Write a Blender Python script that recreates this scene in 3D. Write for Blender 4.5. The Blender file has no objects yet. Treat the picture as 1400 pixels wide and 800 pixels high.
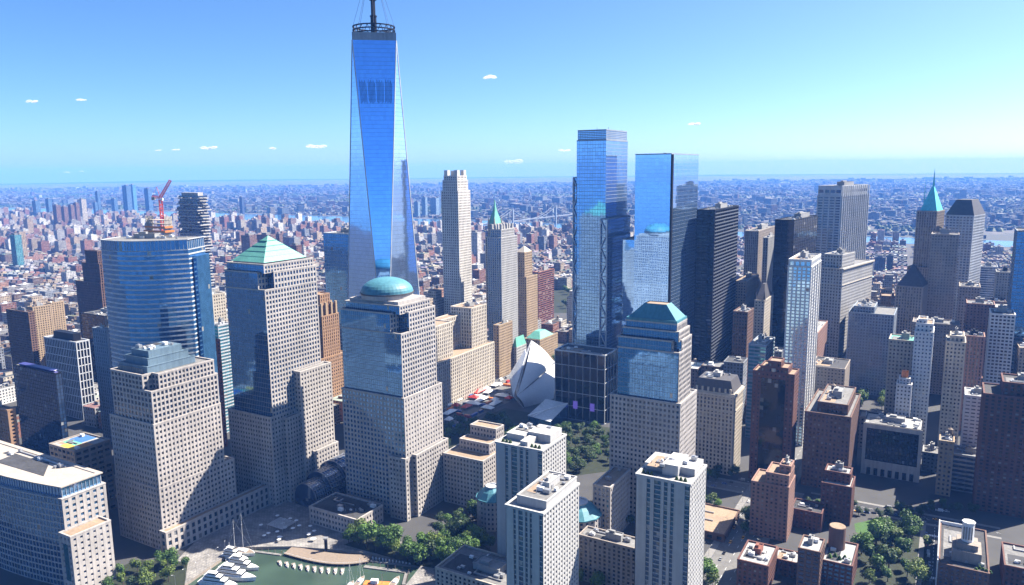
import bpy, bmesh, math, random
from mathutils import Vector, Matrix, noise as mnoise
random.seed(7)
S = bpy.context.scene
COL = S.collection
rad = math.radians
# ------------------------------------------------------------------ camera (photogrammetric solution)
F, CH, PITCH, ROLL = 1040.0, 282.0, rad(9.18), rad(0.62)
def ray(px, py):
    x, y = (px-700)/F, (400-py)/F
    c, s = math.cos(ROLL), math.sin(ROLL)
    x, y = x*c+y*s, -x*s+y*c
    return (x, math.cos(PITCH)+y*math.sin(PITCH), -math.sin(PITCH)+y*math.cos(PITCH))
def at(px, py, Y):
    d = ray(px, py); t = Y/d[1]
    return Vector((d[0]*t, Y, CH+d[2]*t))
def ground(px, py, z=0.0):
    d = ray(px, py); t = (z-CH)/d[2]
    return Vector((d[0]*t, d[1]*t, z))
def proj(p):
    X, Y, z = p[0], p[1], p[2]-CH
    fw = max(Y*math.cos(PITCH)-z*math.sin(PITCH), 1e-3); up = Y*math.sin(PITCH)+z*math.cos(PITCH)
    x, y = X/fw, up/fw
    c, s = math.cos(ROLL), math.sin(ROLL)
    return 700+F*(x*c-y*s), 400-F*(x*s+y*c)
cd = bpy.data.cameras.new("camera"); cam = bpy.data.objects.new("camera", cd); COL.objects.link(cam)
cam.location = (0, 0, CH)
cam.rotation_euler = (Matrix.Rotation(rad(90)-PITCH, 3, 'X') @ Matrix.Rotation(-ROLL, 3, 'Z')).to_euler()
cd.sensor_width = 36; cd.lens = 36*F/1400; cd.clip_start = 1; cd.clip_end = 90000
S.camera = cam
# ------------------------------------------------------------------ node helpers and materials
class NT:
    def __init__(s, m):
        m.use_nodes = True; s.t = m.node_tree; s.t.nodes.clear()
    def n(s, typ, ins=None, **kw):
        n = s.t.nodes.new('ShaderNode'+typ)
        for k, v in kw.items(): setattr(n, k, v)
        for k, v in (ins or {}).items():
            if isinstance(v, tuple) and len(v) == 2 and hasattr(v[0], 'outputs'): s.t.links.new(v[0].outputs[v[1]], n.inputs[k])
            elif hasattr(v, 'outputs'): s.t.links.new(v.outputs[0], n.inputs[k])
            else: n.inputs[k].default_value = v
        return n
    def math(s, op, a, b=None, c=None):
        ins = {0: a}
        if b is not None: ins[1] = b
        if c is not None: ins[2] = c
        return s.n('Math', ins, operation=op)
    def mix(s, fac, a, b, blend='MIX'):
        n = s.n('Mix', None, data_type='RGBA', blend_type=blend)
        for sock, v in ((0, fac), (6, a), (7, b)):
            if isinstance(v, tuple) and len(v) == 2 and hasattr(v[0], 'outputs'): s.t.links.new(v[0].outputs[v[1]], n.inputs[sock])
            elif hasattr(v, 'outputs'): s.t.links.new(v.outputs[0], n.inputs[sock])
            else: n.inputs[sock].default_value = v
        return (n, 2)
    def out(s, sh, vol=False):
        o = s.n('OutputMaterial'); s.t.links.new(sh.outputs[0], o.inputs[1 if vol else 0])
def rgba(c): return (c[0], c[1], c[2], 1.0)
def lin(r, g, b):
    f = lambda v: (v/255/12.92) if v/255 <= .04045 else ((v/255+.055)/1.055)**2.4
    return (f(r), f(g), f(b))
MATS = {}
def stone(name, col, var=.22, rough=.85, scale=.035, spec=.3, metal=0.0):
    if name in MATS: return MATS[name]
    m = bpy.data.materials.new(name); t = NT(m)
    tc = t.n('TexCoord')
    big = t.n('TexNoise', {'Vector': (tc, 3), 'Scale': scale, 'Detail': 5.0, 'Roughness': .6})
    mp = t.n('Mapping', {'Vector': (tc, 3), 'Scale': (.9, .9, .03)})
    stk = t.n('TexNoise', {'Vector': mp, 'Scale': .6, 'Detail': 3.0})
    fine = t.n('TexNoise', {'Vector': (tc, 3), 'Scale': .45, 'Detail': 3.0}); a = t.math('ADD', t.math('ADD', (big, 0), (stk, 0)), t.math('MULTIPLY', t.math('SUBTRACT', (fine, 0), .5), .45))
    v = t.n('MapRange', {0: a, 1: .7, 2: 1.3, 3: 1-var, 4: 1+var})
    c = t.n('VectorMath', {0: tuple(q*.70 for q in col), 3: (v, 0)}, operation='SCALE')
    b = t.n('BsdfPrincipled', {'Base Color': (c, 0), 'Roughness': rough, 'Specular IOR Level': spec, 'Metallic': metal})
    t.out(b); MATS[name] = m; return m
def glass(name, tint, metal=.0, rough=.06, ior=1.9, blind=.10, blindcol=(.2, .2, .19), wob=.012, var=.35):
    if name in MATS: return MATS[name]
    m = bpy.data.materials.new(name); t = NT(m)
    uv = t.n('UVMap'); fl = t.n('VectorMath', {0: uv}, operation='FLOOR')
    oi = t.n('ObjectInfo'); add = t.n('VectorMath', {0: (fl, 0), 1: (oi, 1)}, operation='ADD')
    wn = t.n('TexWhiteNoise', {'Vector': add}, noise_dimensions='3D')
    v = t.n('MapRange', {0: (wn, 0), 3: 1-var, 4: 1+var})
    c = t.n('VectorMath', {0: tint, 3: (v, 0)}, operation='SCALE')
    isb = t.math('LESS_THAN', (wn, 0), blind)
    ws = t.n('SeparateColor', {0: (wn, 1)}); bs = t.n('MapRange', {0: (ws, 1), 3: .25, 4: 1.5}); bc = t.n('VectorMath', {0: blindcol, 3: (bs, 0)}, operation='SCALE')
    c2 = t.mix(isb, (c, 0), (bc, 0))
    geo = t.n('NewGeometry')
    off = t.n('VectorMath', {0: (wn, 1), 1: (.5, .5, .5)}, operation='SUBTRACT')
    off2 = t.n('VectorMath', {0: off, 3: wob}, operation='SCALE')
    nn = t.n('VectorMath', {0: (geo, 1), 1: off2}, operation='ADD')
    nz = t.n('VectorMath', {0: nn}, operation='NORMALIZE')
    met = t.math('MULTIPLY', t.math('SUBTRACT', 1.0, isb), metal)
    b = t.n('BsdfPrincipled', {'Base Color': c2, 'Roughness': rough, 'IOR': ior, 'Metallic': met, 'Normal': nz})
    t.out(b); MATS[name] = m; return m
def plain(name, col, rough=.6, metal=0.0, spec=.5, emit=None):
    if name in MATS: return MATS[name]
    m = bpy.data.materials.new(name); t = NT(m)
    tc = t.n('TexCoord'); nz = t.n('TexNoise', {'Vector': (tc, 3), 'Scale': .8, 'Detail': 4.0})
    v = t.n('MapRange', {0: (nz, 0), 1: .3, 2: .7, 3: .86, 4: 1.14})
    c = t.n('VectorMath', {0: tuple(q*.8 for q in col), 3: (v, 0)}, operation='SCALE')
    ins = {'Base Color': (c, 0), 'Roughness': rough, 'Metallic': metal, 'Specular IOR Level': spec}
    if emit: ins['Emission Color'] = rgba(emit[:3]); ins['Emission Strength'] = emit[3]
    t.out(t.n('BsdfPrincipled', ins)); MATS[name] = m; return m
def windowed(name, src):
    """masonry walls with rows of windows; wall paint from the object's colour or the mesh's paint attribute"""
    if name in MATS: return MATS[name]
    m = bpy.data.materials.new(name); t = NT(m)
    uv = t.n('UVMap'); sp = t.n('SeparateXYZ', {0: uv})
    fx, fy = t.math('FRACT', (sp, 0)), t.math('FRACT', (sp, 1))
    mx = t.math('LESS_THAN', t.math('ABSOLUTE', t.math('SUBTRACT', fx, .5)), .25)
    my = t.math('LESS_THAN', t.math('ABSOLUTE', t.math('SUBTRACT', fy, .55)), .27)
    pos = t.math('GREATER_THAN', (sp, 1), .02)
    k = t.math('MULTIPLY', t.math('MULTIPLY', mx, my), pos)
    fl = t.n('VectorMath', {0: uv}, operation='FLOOR'); wn = t.n('TexWhiteNoise', {'Vector': (fl, 0)}, noise_dimensions='2D')
    g = t.n('MapRange', {0: (wn, 0), 1: .55, 2: 1.0, 3: .02, 4: .16})
    gc = t.n('CombineColor', {0: (g, 0), 1: (g, 0), 2: (g, 0)})
    wall = (t.n('ObjectInfo'), 1) if src == 'obj' else (t.n('Attribute', attribute_name='paint'), 0)
    tc = t.n('TexCoord'); nz = t.n('TexNoise', {'Vector': (tc, 3), 'Scale': .12, 'Detail': 4.0})
    v = t.n('MapRange', {0: (nz, 0), 1: .3, 2: .7, 3: .5, 4: .85})
    wc = t.n('VectorMath', {0: wall, 3: (v, 0)}, operation='SCALE')
    c = t.mix(k, (wc, 0), (gc, 0))
    r = t.n('MapRange', {0: k, 3: .85, 4: .15})
    t.out(t.n('BsdfPrincipled', {'Base Color': c, 'Roughness': (r, 0)})); MATS[name] = m; return m
def foliage(name, c1, c2):
    if name in MATS: return MATS[name]
    m = bpy.data.materials.new(name); t = NT(m)
    tc = t.n('TexCoord'); nz = t.n('TexNoise', {'Vector': (tc, 3), 'Scale': .55, 'Detail': 3.0})
    oi = t.n('ObjectInfo')
    f = t.math('ADD', t.n('MapRange', {0: (nz, 0), 1: .35, 2: .65}), t.math('MULTIPLY', t.math('SUBTRACT', (oi, 5), .5), .9))
    c = t.mix(f, rgba(c1), rgba(c2))
    b = t.n('BsdfPrincipled', {'Base Color': c, 'Roughness': .6, 'Specular IOR Level': .3})
    tr = t.n('BsdfTranslucent', {'Color': c})
    t.out(t.n('MixShader', {0: .25, 1: b, 2: tr})); MATS[name] = m; return m
M_granite = stone('pale_granite', (.46, .425, .40))
M_granite2 = stone('rosy_granite', (.44, .40, .375))
M_white = stone('white_concrete', (.50, .49, .48), var=.14)
M_bright = stone('bright_white_brick', (.74, .73, .72), var=.12)
M_lime = stone('limestone', (.56, .50, .42))
M_cream = stone('cream_terracotta', (.52, .46, .38))
M_tan = stone('tan_brick', (.42, .31, .20))
M_orange = stone('orange_brick', (.36, .22, .13))
M_brown = stone('brown_brick', (.17, .10, .075))
M_maroon = stone('maroon_brick', (.16, .075, .06))
M_red = stone('red_brick', (.26, .10, .07))
M_pink = stone('pinkish_brick', (.34, .20, .16))
M_dark = stone('dark_metal_cladding', (.014, .015, .02), rough=.5, spec=.15)
M_grey = stone('grey_concrete', (.33, .33, .33))
M_greybrown = stone('weathered_limestone', (.34, .29, .25))
M_bluegrey = stone('blue_grey_panels', (.30, .34, .40))
M_silver = stone('silver_panels', (.55, .57, .60), rough=.4)
M_copper = stone('green_copper', (.16, .45, .36), var=.18, rough=.55, scale=.06)
M_teal = stone('teal_copper', (.09, .27, .33), var=.22, rough=.5, scale=.06)
M_cyan = stone('bright_copper', (.14, .66, .74), var=.2, rough=.5)
M_slate = stone('slate', (.09, .085, .09), rough=.6)
M_roofw = stone('white_roofing', (.40, .395, .385), var=.25, scale=.08)
M_roofg = stone('grey_gravel_roofing', (.21, .205, .2), var=.3, scale=.08)
M_rooft = stone('tan_roofing', (.34, .245, .17), var=.22, scale=.06)
M_roofd = stone('dark_roofing', (.06, .06, .063), var=.35, scale=.08)
M_steel = plain('galvanised_steel', (.45, .46, .48), .4, .6)
M_whitep = plain('white_paint', (.80, .80, .80), .4)
M_redp = plain('red_paint', (.55, .05, .035), .5)
M_orangep = plain('orange_paint', (.75, .22, .05), .5)
M_bluep = plain('blue_paint', (.03, .10, .38), .5)
M_wood = plain('weathered_wood', (.22, .17, .13), .8)
M_bark = plain('bark', (.09, .065, .045), .9)
M_tyre = plain('rubber', (.02, .02, .02), .8)
G_sky = glass('sky_blue_glass', (.22, .42, .72), metal=.85, blind=.0, wob=.006, var=.10)
G_wtc = glass('mirror_blue_glass', (.34, .58, .95), metal=.92, rough=.03, blind=0.0, wob=.003, var=.05)
G_blue = glass('reflective_blue_glass', (.085, .21, .42), metal=.8, blind=.01, wob=.006, var=.14)
G_navy = glass('navy_glass', (.025, .05, .11), metal=.3, blind=.04, blindcol=(.16, .17, .18), wob=.012)
G_wfl = glass('shade_dark_glass', (.02, .035, .06), metal=.15, ior=1.5, blind=.16, blindcol=(.13, .13, .13), wob=.012)  # glass darkened to paint deeper shade on the lower tiers
G_dark = glass('dark_glass', (.012, .016, .024), metal=.0, ior=1.5, blind=.18, blindcol=(.15, .15, .14))
G_black = glass('black_glass', (.008, .009, .012), metal=.0, ior=1.45, blind=.02, blindcol=(.12, .12, .12))
G_bow = glass('bowed_blue_glass', (.07, .20, .40), metal=.7, blind=.01, wob=.008, var=.2)
G_teal = glass('teal_glass', (.10, .30, .38), metal=.6, blind=.05)
W_obj = windowed('painted_masonry', 'obj')
W_att = windowed('mixed_masonry', 'att')
L_park = foliage('leaf_green', (.026, .062, .012), (.09, .17, .03))
L_lime = foliage('yellow_green_leaves', (.045, .075, .012), (.13, .18, .03))
L_dark = foliage('deep_leaf_green', (.022, .045, .014), (.05, .085, .025))
# ------------------------------------------------------------------ mesh builder
def offset(poly, d):
    """offset a CCW polygon outward by d with mitred corners"""
    n = len(poly); out = []
    for i in range(n):
        p0, p1, p2 = poly[i-1], poly[i], poly[(i+1) % n]
        e1 = (p1[0]-p0[0], p1[1]-p0[1]); e2 = (p2[0]-p1[0], p2[1]-p1[1])
        l1 = math.hypot(*e1); l2 = math.hypot(*e2)
        n1 = (e1[1]/l1, -e1[0]/l1); n2 = (e2[1]/l2, -e2[0]/l2)
        k = 1+n1[0]*n2[0]+n1[1]*n2[1]
        k = max(k, .3)
        out.append((p1[0]+d*(n1[0]+n2[0])/k, p1[1]+d*(n1[1]+n2[1])/k))
    return out
def rect(x0, x1, y0, y1): return [(x0, y0), (x1, y0), (x1, y1), (x0, y1)]
def ngon(cx, cy, r, n, a0=0.0): return [(cx+r*math.cos(a0+2*math.pi*i/n), cy+r*math.sin(a0+2*math.pi*i/n)) for i in range(n)]
class MB:
    def __init__(s, o=(0, 0)): s.v, s.f, s.uv, s.o, s.pc = [], [], [], o, []
    def face(s, pts, uv=None, paint=None):
        k = len(s.v)
        s.v += [(p[0]-s.o[0], p[1]-s.o[1], p[2]) for p in pts]
        s.f.append(tuple(range(k, k+len(pts)))); s.uv.append(uv or [(0, 0)]*len(pts)); s.pc.append(paint)
    def prism(s, poly, z0, z1, bay=0, flr=0, top=True, bot=False, paint=None, toppaint=None):
        n = len(poly); u = 0.0
        for i in range(n):
            p, q = poly[i], poly[(i+1) % n]; L = math.hypot(q[0]-p[0], q[1]-p[1]); uv = None
            if bay:
                nb, nf = max(1, round(L/bay)), max(1, round((z1-z0)/flr)); uv = [(u, 0), (u+nb, 0), (u+nb, nf), (u, nf)]; u += nb+7
            s.face([(p[0], p[1], z0), (q[0], q[1], z0), (q[0], q[1], z1), (p[0], p[1], z1)], uv, paint)
        if top: s.face([(p[0], p[1], z1) for p in poly], None, toppaint or paint)
        if bot: s.face([(p[0], p[1], z0) for p in reversed(poly)], None, paint)
    def box(s, x0, x1, y0, y1, z0, z1, bot=False, paint=None): s.prism(rect(x0, x1, y0, y1), z0, z1, bot=bot, paint=paint)
    def loft(s, lo, hi, z0, z1, top=True):
        n = len(lo)
        for i in range(n):
            a, b, c, d = lo[i], lo[(i+1) % n], hi[(i+1) % n], hi[i]
            if abs(c[0]-d[0])+abs(c[1]-d[1]) < 1e-6: s.face([(a[0], a[1], z0), (b[0], b[1], z0), (c[0], c[1], z1)])
            else: s.face([(a[0], a[1], z0), (b[0], b[1], z0), (c[0], c[1], z1), (d[0], d[1], z1)])
        if top and abs(hi[0][0]-hi[1][0])+abs(hi[0][1]-hi[1][1]) > 1e-6: s.face([(p[0], p[1], z1) for p in hi])
    def ring(s, inner, outer, z0, z1):
        n = len(inner)
        for i in range(n):
            j = (i+1) % n; a, b, c, d = outer[i], outer[j], inner[j], inner[i]
            s.face([(a[0], a[1], z0), (b[0], b[1], z0), (b[0], b[1], z1), (a[0], a[1], z1)])
            s.face([(c[0], c[1], z0), (d[0], d[1], z0), (d[0], d[1], z1), (c[0], c[1], z1)])
            s.face([(a[0], a[1], z1), (b[0], b[1], z1), (c[0], c[1], z1), (d[0], d[1], z1)])
            s.face([(b[0], b[1], z0), (a[0], a[1], z0), (d[0], d[1], z0), (c[0], c[1], z0)])
    def tube(s, p, q, r, n=6, r2=None):
        p, q = Vector(p), Vector(q); d = (q-p).normalized(); r2 = r if r2 is None else r2
        a = d.orthogonal().normalized(); b = d.cross(a)
        A = [p+(a*math.cos(2*math.pi*i/n)+b*math.sin(2*math.pi*i/n))*r for i in range(n)]
        B = [q+(a*math.cos(2*math.pi*i/n)+b*math.sin(2*math.pi*i/n))*r2 for i in range(n)]
        for i in range(n): j = (i+1) % n; s.face([A[i], A[j], B[j], B[i]])
        s.face(A[::-1]); s.face(B)
    def facade(s, G, poly, z0, z1, st):
        """glass skin G on the polygon, masonry piers and floor bands (real boxes) in front of it; st = style or list of styles per edge"""
        n = len(poly); u = 0
        for i in range(n):
            t = st[i % len(st)] if isinstance(st, list) else st
            p, q = poly[i], poly[(i+1) % n]; L = math.hypot(q[0]-p[0], q[1]-p[1])
            if L < .3: continue
            ex = ((q[0]-p[0])/L, (q[1]-p[1])/L); nx = (ex[1], -ex[0]); dep = t['dep']
            nb = max(1, round(L/t['bay'])); bw = L/nb; nf = max(1, round((z1-z0)/t['floor'])); fh = (z1-z0)/nf
            G.face([(p[0], p[1], z0), (q[0], q[1], z0), (q[0], q[1], z1), (p[0], p[1], z1)], [(u, 0), (u+nb, 0), (u+nb, nf), (u, nf)]); u += nb+11
            P = lambda a, o: (p[0]+ex[0]*a+nx[0]*o, p[1]+ex[1]*a+nx[1]*o)
            op, oq = offset(poly, dep)[i], offset(poly, dep)[(i+1) % n]
            pw = t['pier']*bw
            if pw > 0:
                for k in range(nb+1):
                    a0, a1 = k*bw-pw/2, k*bw+pw/2
                    A, B = P(max(a0, 0), dep), P(min(a1, L), dep); C, D = P(min(a1, L), 0), P(max(a0, 0), 0)
                    if k == 0: A = op
                    if k == nb: B = oq
                    s.face([(*A, z0), (*B, z0), (*B, z1), (*A, z1)])
                    if k > 0: s.face([(*D, z0), (*A, z0), (*A, z1), (*D, z1)])
                    if k < nb: s.face([(*B, z0), (*C, z0), (*C, z1), (*B, z1)])
            bh = t['band']*fh
            if bh > 0:
                ip, iq = offset(poly, dep*.85)[i], offset(poly, dep*.85)[(i+1) % n]
                for k in range(nf+1):
                    b0, b1 = max(z0, z0+k*fh-bh/2), min(z1-.01, z0+k*fh+bh/2)
                    s.face([(*ip, b0), (*iq, b0), (*iq, b1), (*ip, b1)])
                    if k < nf: s.face([(*ip, b1), (*iq, b1), (*q, b1), (*p, b1)])
                    if k > 0: s.face([(*p, b0), (*q, b0), (*iq, b0), (*ip, b0)])
    def parapet(s, R, poly, z, dep=.5, h=1.2):
        s.ring(offset(poly, -.45), offset(poly, dep+.12), z, z+h)
        ip = offset(poly, -.45); R.face([(p[0], p[1], z+.12) for p in ip])
    def build(s, name, mat, parent=None, loc=None, rot=None):
        if not s.f: return None
        me = bpy.data.meshes.new(name); me.from_pydata(s.v, [], s.f)
        uvl = me.uv_layers.new(name='UVMap'); flat = [c for f in s.uv for p in f for c in p]
        uvl.data.foreach_set('uv', flat)
        if any(s.pc):
            ca = me.color_attributes.new('paint', 'FLOAT_COLOR', 'CORNER')
            ca.data.foreach_set('color', [c for f, pc in zip(s.f, s.pc) for _ in f for c in (*(pc or (.3, .3, .3)), 1.0)])
        me.materials.append(mat); me.update()
        o = bpy.data.objects.new(name, me); COL.objects.link(o)
        if parent is not None: o.parent = parent
        if loc is not None: o.location = loc
        if rot is not None: o.rotation_euler = (0, 0, rot)
        return o
def tag(o, label=None, cat=None, group=None, kind=None):
    if label: o['label'] = label
    if cat: o['category'] = cat
    if group: o['group'] = group
    if kind: o['kind'] = kind
    return o
def empty(name, loc, rz=0.0):
    o = bpy.data.objects.new(name, None); o.empty_display_size = 2; COL.objects.link(o)
    o.location = loc; o.rotation_euler = (0, 0, rz); return o
def copy_tree(o, parent=None):
    c = o.copy(); COL.objects.link(c)
    if parent is not None: c.parent = parent
    for ch in list(o.children): copy_tree(ch, c)
    return c
# ------------------------------------------------------------------ sites and buildings
TH = 30.0
FOOT = []          # (polygon, Y, screen x0, x1, top y) of everything built, to keep infill clear of it
class Site: pass
def site(a, b, c, ty, Y, th=TH, d=None):
    t = rad(th); u = Vector((math.sin(t), math.cos(t), 0)); v = Vector((-math.cos(t), math.sin(t), 0))
    N = at(b, ty, Y); h = N.z
    def solve(p0, dr, tgt):
        lo, hi = 0.0, 400.0; f0 = proj(p0)[0]; sg = 1 if proj(p0+dr*hi)[0] > f0 else -1
        for _ in range(50):
            m = (lo+hi)/2
            if (proj(p0+dr*m)[0]-tgt)*sg < 0: lo = m
            else: hi = m
        return (lo+hi)/2
    w = solve(N, v, a)
    if d is None: d = solve(N, u, c) if c > b else solve(N+v*w, u, c)
    s = Site(); s.w, s.d, s.h, s.rot = w, d, h, -t
    fl = N+v*w; s.c = Vector((fl.x, fl.y, 0))-v*(w/2)+u*(d/2); s.c.z = 0
    cs = [Vector((N.x, N.y, 0)), Vector((N.x, N.y, 0))+u*d, Vector((fl.x, fl.y, 0))+u*d, Vector((fl.x, fl.y, 0))]
    s.poly = [(p.x, p.y) for p in cs]
    xs = [proj((p.x, p.y, h)) for p in cs]
    FOOT.append((s.poly, Y, min(x[0] for x in xs), max(x[0] for x in xs), max(x[1] for x in xs)))
    s.o = (w/2, d/2)
    return s
def ST(bay=3.6, floor=3.9, pier=.4, band=.4, dep=.5): return dict(bay=bay, floor=floor, pier=pier, band=band, dep=dep)
PUNCH = ST(3.4, 3.9, .52, .50, .5); GRID = ST(3.8, 3.9, .32, .34, .6); CURT = ST(3.0, 4.0, .07, .10, .15)
STRIPE = ST(6.0, 3.9, .02, .42, .35); PIERS = ST(3.2, 3.9, .45, .18, .6); SMALLW = ST(3.4, 3.6, .58, .55, .4)
M_bulk = M_grey
def rooftop(root, o, x0, x1, y0, y1, z, seed, n=5, tank=0, bulk=True, mat=None):
    r = random.Random(seed); w, d = x1-x0, y1-y0
    if bulk:
        m = MB(o); bx, by = x0+w*r.uniform(.25, .45), y0+d*r.uniform(.3, .5)
        bw, bd = w*r.uniform(.25, .4), d*r.uniform(.25, .4); bh = r.uniform(3.5, 6)
        m.box(bx, bx+bw, by, by+bd, z+.1, z+bh); m.ring(offset(rect(bx, bx+bw, by, by+bd), -.3), offset(rect(bx, bx+bw, by, by+bd), .15), z+bh, z+bh+.6)
        m.box(bx+bw*.2, bx+bw*.55, by+bd*.2, by+bd*.6, z+bh, z+bh+2.2)
        m.build('bulkhead', mat or M_bulk, root)
    for k in range(n):
        m = MB(o); cx, cy = x0+w*r.uniform(.06, .9), y0+d*r.uniform(.06, .9); s = r.uniform(1.2, 3.0)
        m.box(cx, min(cx+s*1.5, x1-.6), cy, min(cy+s, y1-.6), z+.3, z+.3+s*.8)
        if r.random() < .5: m.prism(ngon(cx+s*.6, cy+s*.5, s*.35, 8), z+.3+s*.8, z+.3+s*.8+.5)
        m.build('cooling_unit', M_steel if r.random() < .6 else M_whitep, root)
    if w > 12 and d > 10:
        for k in range(2):
            m = MB(o); cx, cy = x0+w*r.uniform(.1, .5), y0+d*r.uniform(.1, .85); L_ = min(w*r.uniform(.2, .45), x1-cx-1)
            m.box(cx, cx+L_, cy, cy+.9, z+.25, z+1.0, bot=True); m.box(cx, cx+.9, cy+.91, min(cy+d*.15+1, y1-.5), z+.25, z+1.0, bot=True); m.build('duct', M_steel, root)
        for k in range(3):
            m = MB(o); cx, cy = x0+w*r.uniform(.05, .95), y0+d*r.uniform(.05, .95); m.tube((cx, cy, z), (cx, cy, z+r.uniform(1, 2.2)), .22, 6); m.build('vent_pipe', M_steel, root)
        m = MB(o); m.box(x0+w*.04, x0+w*r.uniform(.35, .6), y0+d*r.uniform(.05, .2), y0+d*r.uniform(.5, .9), z-.02, z+.03); m.build('roof_patch', r.choice((M_roofg, M_roofd, M_rooft)), root)
    for k in range(tank):
        m = MB(o); cx, cy = x0+w*r.uniform(.15, .85), y0+d*r.uniform(.15, .85)
        for sx in (-1, 1):
            for sy in (-1, 1): m.box(cx+sx*1.3-.15, cx+sx*1.3+.15, cy+sy*1.3-.15, cy+sy*1.3+.15, z, z+3.5)
        m.prism(ngon(cx, cy, 2.0, 10), z+3.5, z+7.5, bot=True); m.loft(ngon(cx, cy, 2.2, 10), ngon(cx, cy, .01, 10), z+7.5, z+9.0, top=False)
        m.build('water_tank', M_wood, root)
SEED = [1]
def H(name, label, a, b, c, ty, Y, st, wall, gl, roof=None, th=TH, d=None, tiers=None, junk=4, tank=0, front=None, group=None, cat='building', bulk=True, bulkmat=None, par=True):
    s = site(a, b, c, ty, Y, th, d); roof = roof or M_roofg
    root = empty(name, s.c, s.rot); tag(root, label, cat, group); s.root = root
    W = MB(s.o); GM = {}
    tiers = tiers or [(0, 1, 0, 1, 0, 1)]
    for t in tiers:
        notch = t[9] if len(t) > 9 else None
        x0, x1, y0, y1 = t[0]*s.w, t[1]*s.w, t[2]*s.d, t[3]*s.d; z0, z1 = t[4]*s.h, t[5]*s.h
        stt = t[6] if len(t) > 6 and t[6] else st; fr = t[7] if len(t) > 7 else front
        sty = [fr, stt, stt, fr] if fr else stt
        g_ = t[8] if len(t) > 8 else gl; Gm = GM.setdefault(g_.name, (MB(s.o), g_))[0]; R = MB(s.o)
        pl = rect(x0, x1, y0, y1)
        if notch:      # front right corner cut back
            xn, yn = x1-notch[0]*s.w, y0+notch[1]*s.d; pl = [(x0, y0), (xn, y0), (xn, yn), (x1, yn), (x1, y1), (x0, y1)]
            if fr: sty = [fr, stt, fr, stt, stt, fr]
        W.facade(Gm, pl, z0, z1, sty)
        if par: W.parapet(R, pl, z1, dep=stt['dep'])
        else: R.face([(p[0], p[1], z1) for p in pl])
        R.build('roof', roof, root)
    W.build('wall', wall, root)
    for g_, gm_ in GM.values(): g_.build('glazing', gm_, root)
    SEED[0] += 1
    if junk or tank or bulk:
        t = max(tiers, key=lambda q: q[5])
        rooftop(root, s.o, t[0]*s.w+1, t[1]*s.w-1, t[2]*s.d+1, t[3]*s.d-1, t[5]*s.h+.12, SEED[0], junk, tank, bulk, bulkmat)
    return s
def part(s, name, mat, fn):
    m = MB(s.o); fn(m); return m.build(name, mat, s.root)
def parts(s, name, mat, fns):
    for fn in fns: part(s, name, mat, fn)
# ------------------------------------------------------------------ waterfront office towers
def stepped(s, mat, name, x0, x1, y0, y1, z0, steps, dz, ins):
    m = MB(s.o)
    for k in range(steps):
        i = ins*k; m.box(x0+i, x1-i, y0+i, y1-i, z0+k*dz, z0+(k+1)*dz)
        if k < steps-1: m.ring(offset(rect(x0+i, x1-i, y0+i, y1-i), -.3), offset(rect(x0+i, x1-i, y0+i, y1-i), .2), z0+(k+1)*dz, z0+(k+1)*dz+.7)
    return m.build(name, mat, s.root)
WF = ST(3.3, 4.0, .36, .38, .6); WFL = ST(3.3, 4.0, .47, .48, .65); WFF = ST(2.1, 4.1, .04, .05, .12); WFM = ST(4.2, 4.1, .34, .34, .4)
M_crown = stone('dark_patinated_copper', (.15, .22, .28), rough=.45)
# stepped crown tower
s = H('office_tower', 'granite office tower with a stepped dark metal crown beside the marina', 154, 207, 296, 537, 538, WF, M_granite2, G_blue, tiers=[
    (-.12, 1.02, -.02, 1.16, 0, .40, WFL, WFL, G_wfl), (-.10, 1.015, -.015, 1.0, .40, .80, WFL, WFL, G_wfl), (0, 1, 0, 1, .80, .999, WF, WFM, G_wfl), (0, .96, 0, .98, 1.0, 1.09, WF, WFM, G_wfl, (.16, .14))],
    front=WFM, junk=0, bulk=False)
stepped(s, M_crown, 'crown', .08*s.w, .80*s.w, .08*s.d, .80*s.d, s.h*1.09+.3, 3, 5.2, 3.2)
part(s, 'colonnade', M_granite2, lambda m: [m.box(.06*s.w+k*2.2, .06*s.w+k*2.2+.8, .065*s.d, .065*s.d+.8, s.h*1.09, s.h*1.09+4) for k in range(int(.7*s.w/2.2))])
PW_, PG_, PR_ = MB(s.o), MB(s.o), MB(s.o); pp = rect(1.03*s.w, 1.16*s.w, -.06*s.d, 1.75*s.d)
PW_.facade(PG_, pp, 0, 17, ST(5.2, 5.6, .48, .34, .6)); PW_.parapet(PR_, pp, 17, .6); PW_.build('podium_wall', M_granite2, s.root); PG_.build('podium_glazing', G_wfl, s.root); PR_.build('podium_roof', M_rooft, s.root)
rooftop(s.root, s.o, .2*s.w, .65*s.w, .2*s.d, .65*s.d, s.h*1.09+16, 5, 7, 0, False)
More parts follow.
